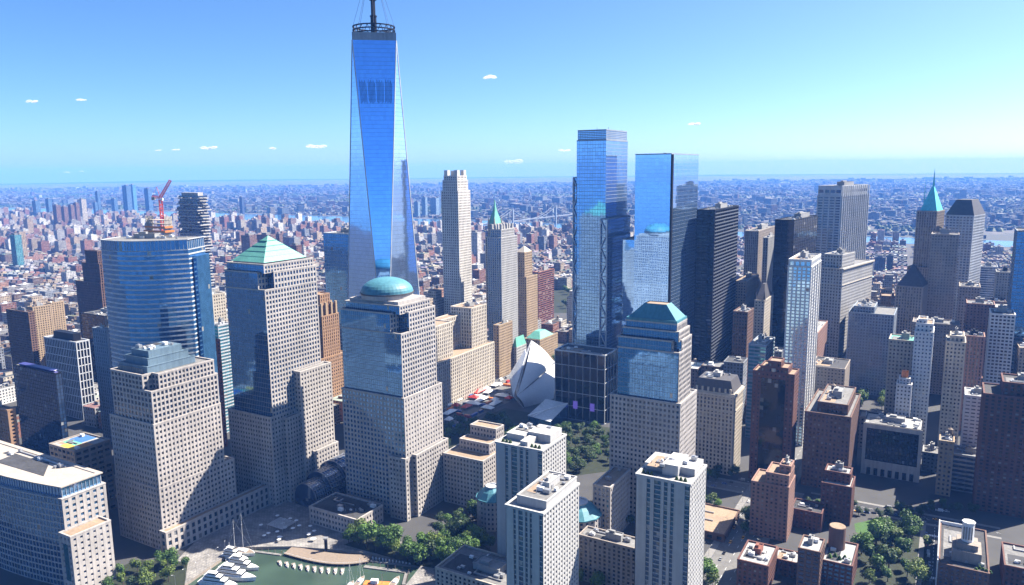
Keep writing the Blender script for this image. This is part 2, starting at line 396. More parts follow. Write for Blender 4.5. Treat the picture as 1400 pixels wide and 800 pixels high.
# pyramid tower
s = H('office_tower', 'granite office tower topped by a pale green copper pyramid', 309, 362, 432, 398, 615, WF, M_granite, G_blue, tiers=[
    (-.10, 1.0, -.04, 1.0, 0, .42, WFL, WFL, G_wfl), (0, 1, 0, 1, .42, .999), (0, 1, 0, 1, 1.0, 1.075, WF, WFF, G_blue, (.16, .18)), (.03, .97, .03, .97, 1.075, 1.11, WF, WFF), (1.003, 1.16, .45, 1.08, 0, .60, WFL, WFL, G_wfl), (1.003, 1.10, .18, .449, 0, .40, WFL, WFL, G_wfl), (1.163, 1.22, .62, 1.1, 0, .2, WFL, WFL, G_wfl)],
    front=WFF, junk=0, bulk=False)
def pyr(m, x0, x1, y0, y1, z0, z1, k=.5, ov=1.0):
    cx, cy = (x0+x1)/2, (y0+y1)/2; lo = rect(x0-ov, x1+ov, y0-ov, y1+ov); f = 1-2*k if k < .5 else .001
    hi = [(cx+(p[0]-cx)*f, cy+(p[1]-cy)*f) for p in lo]; m.loft(lo, hi, z0, z1); m.face([(p[0], p[1], z0) for p in reversed(lo)])
X0, X1, Y0, Y1 = .09*s.w, .88*s.w, .10*s.d, .88*s.d
part(s, 'attic_storey', M_granite, lambda m: m.box(X0, X1, Y0, Y1, s.h*1.11, s.h*1.11+2))
def cop(m):
    z = s.h*1.11+2
    pyr(m, X0, X1, Y0, Y1, z, z+20, .5, 1.2)
    for k in range(1, 5):
        f = 1-k/5.0; cx, cy = (X0+X1)/2, (Y0+Y1)/2; hw, hd = (X1-X0)/2*f+.9, (Y1-Y0)/2*f+.9
        m.ring(rect(cx-hw+.8, cx+hw-.8, cy-hd+.8, cy+hd-.8), rect(cx-hw-.08, cx+hw+.08, cy-hd-.08, cy+hd+.08), z+20*(k/5.0)-.1, z+20*(k/5.0)+.18)
part(s, 'pyramid_roof', M_copper, cop)
# domed tower
s = H('office_tower', 'blue glass and granite tower under a teal copper dome', 467, 548, 594, 458, 588, WF, M_granite, G_blue, tiers=[
    (-.02, 1.03, -.03, 1.10, 0, .66, ST(3.6, 4.1, .58, .52, .55), ST(3.6, 4.1, .42, .42, .3)), (0, 1, 0, 1, .66, .999), (0, 1, 0, 1, 1.0, 1.10, WF, WFF, G_blue, (.17, .24)), (.05, .95, .07, .95, 1.10, 1.14, WF, WFF), (.80, 1.06, -.10, -.034, 0, .34, WFL, WFL, G_wfl), (1.034, 1.10, .15, 1.12, 0, .34, WFL, WFL, G_wfl)],
    front=WFF, junk=0, bulk=False)
cx, cy, zr = .5*s.w, .5*s.d, s.h*1.14
DR = min(s.w, s.d)*.47
part(s, 'dome_terrace', M_granite, lambda m: m.box(.09*s.w, .91*s.w, .11*s.d, .91*s.d, zr, zr+3.5))
part(s, 'drum', M_granite, lambda m: m.prism(ngon(cx, cy, DR, 32), zr+3.5, zr+7))
part(s, 'cornice', M_slate, lambda m: m.prism(ngon(cx, cy, DR+1.0, 32), zr+7, zr+8, bot=True))
def dome(m):
    n, k = 40, 9; rr, hh = DR+.2, DR*.56
    for i in range(k):
        a0, a1 = math.pi/2*i/k, math.pi/2*(i+1)/k
        m.loft(ngon(cx, cy, rr*math.cos(a0), n), ngon(cx, cy, max(rr*math.cos(a1), .01), n), zr+8+hh*math.sin(a0), zr+8+hh*math.sin(a1), top=False)
part(s, 'dome', M_teal, dome)
# sawn-off pyramid tower
s = H('office_tower', 'granite office tower with a sawn-off teal pyramid roof', 845, 928, 944, 484, 566, WF, M_granite, G_blue, tiers=[
    (-.10, 1.05, -.05, 1.35, 0, .72, WFL, WFL, G_wfl), (0, 1, 0, 1, .72, .999), (0, 1, 0, 1, 1.0, 1.06, WF, WFF, G_blue, (.12, .2)), (.06, .97, .10, .97, 1.06, 1.11), (.10, .93, .14, .93, 1.11, 1.15)],
    front=WFF, junk=0, bulk=False)
def saw(m):
    z = s.h*1.15+1.3; lo = rect(.13*s.w, .92*s.w, .14*s.d, .92*s.d); hi = rect(.36*s.w, .72*s.w, .34*s.d, .72*s.d)
    m.loft(lo, hi, z+2, z+13, top=False); m.ring(offset(lo, -2), offset(lo, 1), z, z+2)
part(s, 'hipped_roof', M_teal, saw)
part(s, 'roof_deck', M_rooft, lambda m: m.box(.37*s.w, .71*s.w, .35*s.d, .71*s.d, s.h*1.15+9, s.h*1.15+13.8))
# curved glass tower
s = site(137, 256, 279, 327, 668, th=5)
root = s.root = empty('office_tower', s.c, s.rot); tag(root, 'blue glass tower with a bowed front striped by white floor bands', 'building')
def bow(i, n=14, b=17.0): return (s.w*i/n, -b*math.sin(math.pi*i/n))
pl = [bow(i) for i in range(15)]+[(s.w, s.d), (0, s.d)]
W, Gm, R = MB(s.o), MB(s.o), MB(s.o)
W.facade(Gm, pl, 0, s.h-9, [ST(3.2, 4.2, 0, .30, .3)]); W.parapet(R, pl, s.h-.6, .3, .6)
p2 = offset(pl, -.5); W.facade(Gm, p2, s.h-9, s.h-.6, ST(3.2, 8.4, .10, .06, .2))
W.build('floor_bands', M_silver, root); Gm.build('glazing', G_bow, root); R.build('roof', M_roofg, root)
rooftop(root, s.o, 8, s.w-8, 4, s.d-4, s.h-.5, 31, 9, 0, True)
part(s, 'rear_wing', G_bow, lambda m: m.prism(rect(s.w+.4, s.w+4, 6, s.d-1), 0, s.h*.93, 3, 4))
# curved commodity building at the left edge
s = site(-75, 83, 141, 668, 486)
root = s.root = empty('office_building', s.c, s.rot); tag(root, 'low granite building with a curved glass front and pale flat roof, bottom left', 'building')
W, Gm, R = MB(s.o), MB(s.o), MB(s.o)
cv = lambda o: [(s.w*i/12-o*0, -9*math.sin(math.pi*i/12)) for i in range(13)]
base = cv(0)+[(s.w, s.d), (0, s.d)]
W.facade(Gm, base, 0, s.h-8, [ST(3.4, 4.2, .12, .22, .3)]*12+[ST(4.6, 4.3, .52, .5, .6)]*3)
up = offset(base, -1.5); Wg = MB(s.o); W2 = MB(s.o)
W2.facade(Wg, up, s.h-8, s.h, ST(2.8, 8, .12, .08, .4)); R.ring(offset(up, -2), offset(up, 1.4), s.h, s.h+.8); R.face([(p[0], p[1], s.h+.3) for p in offset(up, -2)])
W.ring(offset(base, -1.49), offset(base, .8), s.h-8, s.h-7.2)
W.build('wall', M_granite, root); Gm.build('glazing', G_blue, root); R.build('roof', stone('pale_roof_membrane', (.44, .39, .34), var=.12, scale=.1), root); W2.build('attic_frame', M_bluegrey, root); Wg.build('attic_glazing', G_sky, root)
W, Gm, R = MB(s.o), MB(s.o), MB(s.o)
wp = rect(s.w+.7, s.w+13, -4, s.d*.78); W.facade(Gm, wp, 0, s.h*.58, ST(4.6, 4.3, .60, .6, .6)); W.parapet(R, wp, s.h*.58, .6)
W.build('wing', M_granite, root); Gm.build('wing_glazing', G_navy, root); R.build('wing_roof', M_rooft, root)
part(s, 'bay_window', G_teal, lambda m: m.box(s.w+4.5, s.w+9.5, -4.9, -4.65, 10, s.h*.50))
part(s, 'roof_hatch', M_roofd, lambda m: m.prism([(s.w*.42, 4), (s.w*.80, 6), (s.w*.66, 22), (s.w*.40, 18)], s.h+.3, s.h+.55))
rooftop(root, s.o, s.w*.3, s.w*.9, s.d*.45, s.d*.9, s.h+.3, 77, 6, 0, False)
# ------------------------------------------------------------------ left edge and north side
H('apartment_tower', 'dark brown ribbed apartment tower, left of the orange one', 9, 39, 46, 428, 880, ST(3, 2.9, .4, .5, .6), M_brown, G_dark, junk=3)
H('apartment_tower', 'brick apartment tower with a sunlit orange side and balconies', 38, 45, 68, 421, 960, ST(3, 2.9, .5, .45, .8), M_tan, G_dark, junk=3, tank=1)
H('apartment_tower', 'tan brick apartment tower behind the orange sunlit one', 64, 70, 86, 415, 1015, ST(3, 2.9, .5, .45, .8), M_tan, G_dark, junk=3)
s = H('office_tower', 'black glass office block in a white grid frame', 61, 104, 121, 469, 850, ST(3.4, 9.5, .26, .10, .7), M_silver, G_black, junk=3, bulk=False)
part(s, 'plant_room', M_dark, lambda m: m.box(.22*s.w, .85*s.w, .2*s.d, .8*s.d, s.h+.2, s.h+9))
s = H('glass_building', 'dark blue glass building with a purple barrel roof', 18, 76, 84, 512, 730, ST(3.2, 3.8, .08, .12, .2), M_dark, G_navy, junk=0, bulk=False)
part(s, 'barrel_roof', plain('purple_roofing', (.06, .06, .22), .4), lambda m: [m.loft(rect(.12*s.w+k*.4, .95*s.w-k*.4, k*1.6, s.d-k*1.6), rect(.12*s.w+k*.4+.4, .95*s.w-k*.4-.4, (k+1)*1.6, s.d-(k+1)*1.6), s.h+.4+3*math.sin(k*.4), s.h+.4+3*math.sin(k*.4+.4)) for k in range(4)])
H('apartment_building', 'orange brick building with balconies, cut by the left edge', -34, 11, 19, 562, 612, ST(3.2, 3.1, .45, .45, .9), M_orange, G_dark, M_rooft)
s = H('apartment_tower', 'pale tower with staggered windows left of the bowed glass tower', 127, 146, 152, 452, 770, ST(3.4, 3.6, .6, .25, .5), M_bluegrey, G_navy, junk=2)
H('office_building', 'dark low office block behind the staggered-window tower', 110, 143, 150, 433, 960, CURT, M_dark, G_dark, junk=5, d=40)
s = H('tower', 'dark brown stepped tower rising behind the bowed glass tower', 104, 138, 147, 388, 1130, PIERS, M_brown, G_black, tiers=[(0, 1, 0, 1, 0, 1), (.28, .96, .2, .9, 1.0, 1.24), (.42, .90, .3, .8, 1.24, 1.40)], junk=0, bulk=False)
# school with coloured roof
s = H('school_building', 'low school block with a coloured rooftop playground', 68, 102, 150, 618, 588, ST(6, 4.5, .3, .5, .4), M_greybrown, G_dark, M_roofw, junk=2, bulk=False)
for nm, cc, q in (('blue_rubber', (.04, .14, .38), (.05, .55, .5, .95)), ('green_rubber', (.12, .40, .28), (.1, .6, .28, .5)), ('yellow_rubber', (.62, .42, .06), (.3, .95, .05, .28)), ('orange_rubber', (.55, .25, .07), (.62, .95, .3, .6))):
    part(s, 'play_surface', plain(nm, cc, .8), lambda m: m.box(q[0]*s.w, q[1]*s.w, q[2]*s.d, q[3]*s.d, s.h+.1, s.h+.16))
f = at(65, 622, 560); f.z = 0
fr = tag(empty('flagpole', f), 'white flagpole with a striped flag near the school roof', 'flagpole')
m = MB(); m.tube((0, 0, 0), (0, 0, 36), .25, 8, .12); m.prism(ngon(0, 0, .35, 8), 36, 36.5); m.build('pole', M_whitep, fr)
for k in range(5):
    m = MB(); m.box(.2, 5, -.06, .06, 33+k*.6, 33+k*.6+.6, bot=True); m.build('stripe', M_redp if k % 2 == 0 else M_whitep, fr)
m = MB(); m.box(.2, 2.2, -.09, .09, 34.2, 36.02, bot=True); m.build('canton', M_bluep, fr)
# behind the bowed tower
H('apartment_building', 'beige brick building right of the bowed glass tower', 270, 284, 307, 405, 860, PUNCH, M_cream, G_dark, junk=3, tank=1)
H('glass_building', 'pale ribbed glass slab left of the pyramid tower', 286, 298, 315, 446, 800, ST(6, 3.6, .02, .4, .3), M_silver, G_teal, junk=3)
H('office_building', 'red brick block between the bowed tower and the pyramid tower', 262, 280, 300, 470, 745, PUNCH, M_red, G_dark, junk=4)
# stacked terrace tower
s = site(243, 270, 283, 268, 1198); root = s.root = empty('apartment_tower', s.c, s.rot)
tag(root, 'slim apartment tower of shifted white floor slabs, behind the bowed glass tower', 'building')
Gm, W = MB(s.o), MB(s.o); r = random.Random(3); nf = int(s.h/4.6)
for k in range(nf):
    z = s.h*k/nf; fh = s.h/nf; j = lambda a: r.uniform(-a, a) if k > nf*.25 else r.uniform(-.3, .3)*a
    pl = rect(j(3), s.w+j(3), j(3), s.d+j(3)); Gm.prism(pl, z+1.5, z+fh, 3, fh, top=False)
    W.prism(offset(pl, 1.0+r.uniform(0, 1.2)), z, z+1.5, bot=True)
    for q in range(2):
        bx = r.uniform(0, s.w-7); W.box(bx, bx+6, -3.5, -1.2, z+.95, z+2.0); by = r.uniform(0, s.d-7); W.box(s.w+1.2, s.w+3.5, by, by+6, z+.95, z+2.0)
W.build('floor_slabs', M_white, root); Gm.build('glazing', G_navy, root)
part(s, 'roof', M_white, lambda m: m.box(4, s.w-4, 4, s.d-4, s.h, s.h+5))
# tower under construction with crane
s = site(196, 226, 240, 322, 775); root = s.root = empty('unfinished_tower', s.c, s.rot)
tag(root, 'concrete tower under construction wrapped in orange netting', 'building')
m, net, Gm = MB(s.o), MB(s.o), MB(s.o)
Gm.prism(rect(1, s.w-1, 1, s.d-1), 0, s.h-2, 3, 4)
for k in range(5):
    z = s.h-2+k*4.2; m.box(k*.6, s.w-k*.9, k*.8, s.d-k*.6, z, z+.6, bot=True)
    for i in range(6):
        for jx in (1.5, s.w-4): m.box(jx+k*.5, jx+k*.5+.8, 1.5+i*(s.d-4)/5, 2.3+i*(s.d-4)/5, z+.6, z+4.2)
    if k in (1, 2): net.box(-.4+k*.6, s.w+.4-k*.9, -.4+k*.8, -.2+k*.8, z+.6, z+2.4); net.box(s.w+.2-k*.9, s.w+.45-k*.9, k*.8, s.d-k*.6, z+.6, z+2.6)
m.build('concrete_frame', M_lime, root); net.build('safety_netting', M_orangep, root); Gm.build('glazing', G_teal, root)
cp = at(217, 320, 790); cr = tag(empty('tower_crane', (cp.x, 800.5, s.h+15.5)), 'red luffing crane on top of the unfinished tower', 'crane')
def truss(m, p, q, w, n, rr=.22):
    p, q = Vector(p), Vector(q); d = (q-p).normalized(); a = d.orthogonal().normalized(); b = d.cross(a)
    cs = [(a*sx+b*sy)*w/2 for sx, sy in ((1, 1), (1, -1), (-1, -1), (-1, 1))]
    for c in cs: m.tube(p+c, q+c, rr, 4)
    for k in range(n):
        for i in range(4): m.tube(p+cs[i]+(q-p)*k/n, p+cs[(i+1) % 4]+(q-p)*(k+1)/n, rr*.6, 3)
m = MB(); truss(m, (0, 0, -15), (0, 0, 20), 2.6, 9, .35); m.build('mast', M_redp, cr)
m = MB(); truss(m, (0, 0, 22), (13, -2, 40), 2.0, 10, .26); m.build('jib', M_redp, cr)
m = MB(); truss(m, (0, 0, 22), (-9, 1, 23), 2.0, 4, .25); m.tube((0, 0, 22), (-3, 0, 33), .25, 4); m.tube((-3, 0, 33), (-9, 1, 23), .12, 4); m.tube((-3, 0, 33), (12, -2, 38), .10, 4); m.build('back_jib', M_redp, cr)
m = MB(); m.box(-9, -6, -.8, 2.4, 19.5, 22.5, bot=True); m.build('counterweight', M_grey, cr)
m = MB(); m.box(.8, 3, -2.2, .2, 19, 21.6, bot=True); m.build('cab', M_whitep, cr)
# ------------------------------------------------------------------ around the great tower
s = H('office_tower', 'plain blue glass block tucked left of the tallest tower', 442, 482, 500, 321, 900, CURT, M_silver, G_blue, junk=4)
s = H('office_tower', 'orange brick setback tower between the pyramid and domed towers', 417, 440, 462, 434, 848, ST(3.4, 3.9, .6, .3, .7), M_orange, G_dark, M_rooft, tiers=[
    (-.3, 1.12, -.5, 1.3, 0, .60, PUNCH), (0, 1, 0, 1, 0.60, 1.0), (.12, .88, .10, .88, 1.0, 1.10), (.25, .75, .2, .75, 1.10, 1.2)], junk=0, bulk=False)
[part(s, 'finial', M_tan, lambda m: m.box(x*s.w-1.2, x*s.w+1.2, y*s.d-1.2, y*s.d+1.2, s.h, s.h*1.13)) for x in (.06, .35, .65, .94) for y in (.05, .33, .66, .94)]
s = H('apartment_tower', 'tall slender limestone tower with a notched crown, right of the tallest tower', 604, 626, 642, 262, 1100, ST(3.6, 3.8, .5, .42, .7), stone('pale_limestone', (.68, .64, .59)), G_dark, tiers=[
    (0, 1, 0, 1, 0, 1), (.06, .94, .05, .9, 1.0, 1.06), (.1, .9, .1, .85, 1.06, 1.085)], junk=0, bulk=False)
part(s, 'crown', MATS['pale_limestone'], lambda m: [m.box(x*s.w-3, x*s.w+3, y*s.d-3, y*s.d+3, s.h*1.085, s.h*1.085+z) for x, y, z in ((.2, .2, 9), (.8, .2, 9), (.2, .75, 8), (.8, .75, 9), (.5, .45, 6))])
s = H('apartment_tower', 'white and blue striped tower with a fretted top, in front of the green pinnacle', 667, 685, 706, 326, 1080, ST(3.4, 3.4, .5, .3, .9), M_white, G_blue, tiers=[(0, 1, 0, 1, 0, 1), (.1, .9, .1, .9, 1, 1.06)], junk=0)
[part(s, 'pinnacle', M_white, lambda m: m.box(x*s.w-1.4, x*s.w+1.4, y*s.d-1.4, y*s.d+1.4, s.h*1.06, s.h*1.06+8)) for x in (.15, .4, .6, .85) for y in (.15, .5, .85)]
s = H('skyscraper', 'cream gothic tower with a green copper pinnacle', 664, 676, 690, 325, 1240, PIERS, M_cream, G_dark, tiers=[(0, 1, 0, 1, 0, 1), (.15, .85, .15, .85, 1, 1.12)], junk=0, bulk=False)
part(s, 'pinnacle_roof', M_copper, lambda m: (pyr(m, .15*s.w, .85*s.w, .15*s.d, .85*s.d, s.h*1.12+1.3, s.h*1.12+24, .38, .3), pyr(m, .42*s.w, .58*s.w, .42*s.d, .58*s.d, s.h*1.12+23, s.h*1.12+42, .5, .5)))
[part(s, 'corner_turret', M_cream, lambda m: m.loft(ngon(x*s.w, y*s.d, 2, 8), ngon(x*s.w, y*s.d, .01, 8), s.h*1.12, s.h*1.12+14, top=False)) for x in (.16, .84) for y in (.16, .84)]
s = H('office_tower', 'narrow tan stone tower with a small pyramid cap', 706, 717, 727, 346, 1180, PUNCH, M_tan, G_dark, tiers=[(-.1, 1.3, -.1, 1.4, 0, .75), (0, 1, 0, 1, .75, 1)], junk=0, bulk=False)
part(s, 'cap', M_cream, lambda m: pyr(m, 0, s.w, 0, s.d, s.h+1.2, s.h+9, .42, 0))
H('office_building', 'reddish brown slab with horizontal bands beyond the tan capped tower', 728, 736, 757, 373, 1380, STRIPE, M_red, G_dark, M_rooft)
s = H('federal_building', 'massive beige limestone block with a stepped upper storey', 556, 585, 675, 503, 850, ST(4, 4.6, .55, .3, .7), M_lime, G_dark, M_rooft, tiers=[
    (-.3, 1, 0, 1, 0, 1), (-.25, .75, .10, .42, 1.0, 1.72), (-.25, .75, .72, .96, 1.0, 1.88), (-.25, .2, .42, .72, 1.0, 1.72)], junk=3, bulk=True)
s = H('office_building', 'slim brown stone building at the end of the long beige block', 675, 682, 700, 446, 1010, PUNCH, M_tan, G_dark, junk=3)
s = H('office_building', 'narrow white building with a green mansard', 701, 706, 719, 476, 1040, PUNCH, M_white, G_dark, junk=0, bulk=False)
part(s, 'mansard', M_copper, lambda m: m.loft(offset(rect(0, s.w, 0, s.d), .3), offset(rect(0, s.w, 0, s.d), -2.5), s.h+1.25, s.h+14))
s = H('public_building', 'low stone building under a pale green hipped roof', 717, 738, 762, 466, 1075, PUNCH, M_tan, G_dark, junk=0, bulk=False)
part(s, 'hipped_roof', M_copper, lambda m: pyr(m, .05*s.w, .95*s.w, .05*s.d, .8*s.d, s.h+1.3, s.h+10, .30, 0))
# ------------------------------------------------------------------ glass towers of the centre
s = H('skyscraper', 'tall blue glass tower with white cross-bracing down its sides', 789, 829, 858, 178, 880, ST(3.2, 4.1, .05, .10, .2), M_bluegrey, G_sky, tiers=[
    (0, 1, 0, 1, 0, .965), (0.02, .98, 0.02, .98, .965, 1.0, ST(3, 2, .08, .5, .3)), (-.22, -.01, .1, .95, 0, .835), (.90, 1.16, -.10, -.01, 0, .69), (1.01, 1.16, 0, .95, 0, .69)], junk=3, bulk=False)
def kbrace(s, x0, x1, y, z0, z1, n, r=.75):
    def f(m):
        m.tube((x0, y, z0), (x0, y, z1), r, 6); m.tube((x1, y, z0), (x1, y, z1), r, 6); dz = (z1-z0)/n
        for k in range(n):
            a, b = (x0, x1) if k % 2 == 0 else (x1, x0); m.tube((a, y, z0+k*dz), (b, y, z0+(k+1)*dz), r*.8, 6); m.tube((x0, y, z0+k*dz), (x1, y, z0+k*dz), r*.6, 6)
    return f
part(s, 'cross_bracing', M_silver, kbrace(s, -.20*s.w, -.03*s.w, .1*s.d-1.6, 60, s.h*.835, 12))
part(s, 'cross_bracing', M_silver, kbrace(s, .92*s.w, 1.14*s.w, -.10*s.d-1.6, 60, s.h*.69, 10))
[part(s, 'roof_mast', M_steel, lambda m: m.tube((x*s.w, .5*s.d, s.h), (x*s.w, .5*s.d, s.h+5), .3)) for x in (.3, .7)]
s = H('glass_pavilion', 'dark glass podium block with bright mullions beneath the braced tower', 759, 827, 843, 487, 815, ST(8.5, 16, .04, .035, .5), M_silver, G_black, M_roofd, junk=6, bulk=False)
for k in (.42, .76): part(s, 'video_screen', plain('purple_screen', (.1, .06, .3), .4, emit=(.14, .10, .5, .18)), lambda m: m.box(k*s.w-2.8, k*s.w+2.8, -.75, -.52, 13, 22))
s = H('skyscraper', 'smooth mirror-blue glass tower right of the braced tower', 868, 918, 956, 211, 848, ST(4.5, 4.2, .015, .03, .06), M_bluegrey, G_wtc, tiers=[
    (0, .985, 0.02, 1, 0, 1), (-.36, -.005, .05, .9, 0, .675)], junk=2, bulk=False)
part(s, 'corner_slot', M_dark, lambda m: m.box(.99*s.w, .99*s.w+2.2, .0, 4, 0, s.h))
# ------------------------------------------------------------------ black and grey towers of the financial district
s = H('office_tower', 'black steel office tower with a sunlit ribbed side', 954, 977, 1009, 288, 905, ST(8, 4.2, .10, .45, .8), M_dark, G_black, M_roofd, junk=5)
for k in range(1): part(s, 'sunlit_louvre', plain('sunlit_rib_steel', (.11, .115, .125), .5), lambda m: [m.box(s.w+.85, s.w+1.15, 1, s.d-1, z*4.2+.2, z*4.2+1.5, bot=True) for z in range(1, int(s.h/4.2))])  # paler steel on this side only, sunlight put into the rib colour
H('office_tower', 'plain grey stone slab tower right of the black ribbed tower', 1019, 1037, 1059, 317, 1150, ST(3, 3.9, .6, .2, .5), M_greybrown, G_dark, junk=3)
H('office_tower', 'pale grey slab tower half hidden by the black monolith', 1044, 1050, 1060, 326, 1105, ST(3, 3.9, .6, .2, .5), M_grey, G_dark, junk=2)
H('office_tower', 'flat black monolith tower in front of the silver tower', 1060, 1086, 1118, 302, 985, th=36, st=ST(8.5, 4, .04, .12, .25), wall=M_dark, gl=G_black, roof=M_roofd, junk=6)
s = H('office_tower', 'tall silver tower striped with vertical columns', 1119, 1151, 1187, 255, 1150, th=43, st=ST(8.6, 4.1, .22, .45, .8), wall=M_silver, gl=G_navy, junk=2, tiers=[(0, 1, 0, 1, 0, .94), (.01, .99, .01, .99, .94, 1.0, ST(8.6, 12, .22, .7, .6))])
part(s, 'side_columns', M_silver, lambda m: [m.box(s.w+.9, s.w+2.2, k*s.d/13, k*s.d/13+1.5, 0, s.h+.5) for k in range(14)])
s = H('office_building', 'bulky white limestone office block with a deep cornice', 1124, 1152, 1193, 368, 960, th=43, st=ST(3.6, 4, .5, .45, .6), wall=M_white, gl=G_dark, tiers=[(0, 1, 0, 1, 0, 1), (.05, .9, .03, .42, 1, 1.11)], junk=6)
part(s, 'cornice', M_lime, lambda m: (m.ring(offset(rect(0, s.w, 0, s.d), .72), offset(rect(0, s.w, 0, s.d), 2.2), s.h-.8, s.h+.9), m.ring(offset(rect(0, s.w, 0, s.d), .72), offset(rect(0, s.w, 0, s.d), 1.4), s.h*.86, s.h*.86+1)))
s = H('hotel_tower', 'slender pale blue and white tower with glass bays', 1078, 1109, 1122, 366, 742, ST(4.2, 3.4, .34, .28, .6), M_bright, glass('pale_blue_glass', (.50, .76, .95), metal=.8, blind=.03, var=.15), tiers=[(0, 1, 0, 1, 0, 1), (.02, .98, .02, .98, 1, 1.035, ST(5, 6, .35, .4, .6))], junk=4)
part(s, 'side_fin', M_bright, lambda m: [m.box(s.w+.65, s.w+1.5, y*s.d-.5, y*s.d+.5, 0, s.h) for y in (.1, .35, .6, .85)])
H('office_tower', 'brown stone tower below the grey slab towers', 1006, 1020, 1037, 386, 1000, PUNCH, M_tan, G_dark, junk=3, tank=1)
s = H('office_tower', 'pale gothic tower with a steep dark roof beside the black monolith', 1032, 1045, 1057, 412, 940, PUNCH, M_cream, G_dark, junk=0, bulk=False)
part(s, 'steep_roof', M_slate, lambda m: (pyr(m, .05*s.w, .95*s.w, .05*s.d, .95*s.d, s.h+1.2, s.h+19, .36, 0), [m.loft(ngon(x*s.w, y*s.d, 1.8, 8), ngon(x*s.w, y*s.d, .01, 8), s.h, s.h+13, top=False) for x in (.05, .95) for y in (.05, .95)]))
H('office_tower', 'dark brown brick tower behind the teal glass building', 1003, 1022, 1030, 428, 850, PUNCH, M_brown, G_black, junk=5)
s = H('glass_building', 'teal glass building with a cluttered white roof', 1024, 1047, 1059, 474, 762, STRIPE, M_bluegrey, G_teal, M_roofw, junk=10)
H('office_building', 'long brown block with a lit roof right of the pale blue tower', 1096, 1118, 1131, 456, 862, PUNCH, M_pink, G_dark, M_roofw, junk=6)
H('office_building', 'dark brick block with one sunlit white end wall', 1108, 1155, 1162, 506, 800, SMALLW, M_greybrown, G_dark, M_roofd, junk=3)
s = H('office_tower', 'maroon tower with a dark glass centre and stepped gable', 1030, 1086, 1092, 514, 645, SMALLW, M_maroon, G_dark, M_rooft, tiers=[(0, 1, 0, 1, 0, 1), (.18, .84, .02, .9, 1.0, 1.05), (.36, .66, .03, .7, 1.05, 1.10)], junk=0, bulk=False)
part(s, 'glass_bay', G_black, lambda m: m.prism(rect(.20*s.w, .80*s.w, -.9, -.6), 8, s.h*.95, 3, 3.6))
part(s, 'round_window', M_lime, lambda m: m.prism(ngon(.5*s.w, .0*s.d-.2, 1.8, 12), s.h*1.02, s.h*1.045))
s = H('office_tower', 'ornate terracotta tower with a dark mansard roof', 947, 1003, 1015, 541, 668, ST(3.3, 3.8, .5, .38, .6), M_cream, G_dark, junk=0, bulk=False)
part(s, 'cornice', M_cream, lambda m: (m.ring(offset(rect(0, s.w, 0, s.d), .7), offset(rect(0, s.w, 0, s.d), 1.8), s.h-2.2, s.h), m.ring(offset(rect(0, s.w, 0, s.d), .62), offset(rect(0, s.w, 0, s.d), 1.1), s.h*.78, s.h*.78+.8)))
part(s, 'mansard', M_slate, lambda m: m.loft(rect(.5, s.w-.5, .5, s.d-.5), rect(4, s.w-4, 4, s.d-4), s.h+.6, s.h+12))
[part(s, 'dormer', M_cream, lambda m: m.box(x*s.w-.9, x*s.w+.9, .2, 2.6, s.h+1.2, s.h+5)) for x in (.1, .24, .38, .52, .66, .8, .92)]
rooftop(s.root, s.o, 6, s.w-6, 5, s.d-5, s.h+12, 9, 8, 0, True, M_white)
H('apartment_building', 'dark brick apartment block right of the pale blue tower base', 1101, 1163, 1176, 572, 628, PUNCH, M_brown, G_dark, junk=8, tank=1, tiers=[(0, 1, 0, 1, 0, 1), (.25, .9, .1, .9, 1, 1.12)])
H('office_building', 'blue-grey stone block with a busy roof, beyond the small tree', 1161, 1222, 1236, 432, 905, d=55, st=ST(3.4, 3.8, .5, .4, .6), wall=M_bluegrey, gl=G_navy, junk=9, tank=1, tiers=[(0, 1, 0, 1, 0, 1), (.1, .55, .1, .8, 1, 1.07)])
s = H('office_building', 'black-windowed block framed by a pale stone border', 1182, 1261, 1270, 590, 648, ST(3, 3.6, .35, .30, .3), M_dark, G_black, M_roofw, junk=12, d=34)
part(s, 'stone_frame', M_lime, lambda m: (m.box(-.6, 2.2, -.9, -.35, 0, s.h+1), m.box(s.w-2.2, s.w+.6, -.9, -.35, 0, s.h+1), m.box(2.21, s.w-2.21, -.88, -.35, s.h-3.4, s.h+.9, bot=True), m.box(2.21, s.w-2.21, -.86, -.35, 0, 14)))
[part(s, 'archway', G_black, lambda m: m.box(k*s.w/8-1.6, k*s.w/8+1.6, -1.0, -.87, .2, 7)) for k in range(1, 8)]
H('office_building', 'low dark roofed block squeezed behind the stone-framed black block', 1172, 1228, 1232, 578, 718, PUNCH, M_greybrown, G_dark, M_roofd, junk=9, d=24)
H('office_building', 'low brown block with a pale cluttered roof beside the churchyard trees', 1128, 1172, 1178, 552, 770, PUNCH, M_pink, G_dark, M_roofg, junk=8, d=24, tank=1)
H('office_building', 'short grey block at the foot of the cream and blue-white towers', 1262, 1284, 1290, 622, 668, PUNCH, M_grey, G_dark, M_roofg, junk=5, d=18)
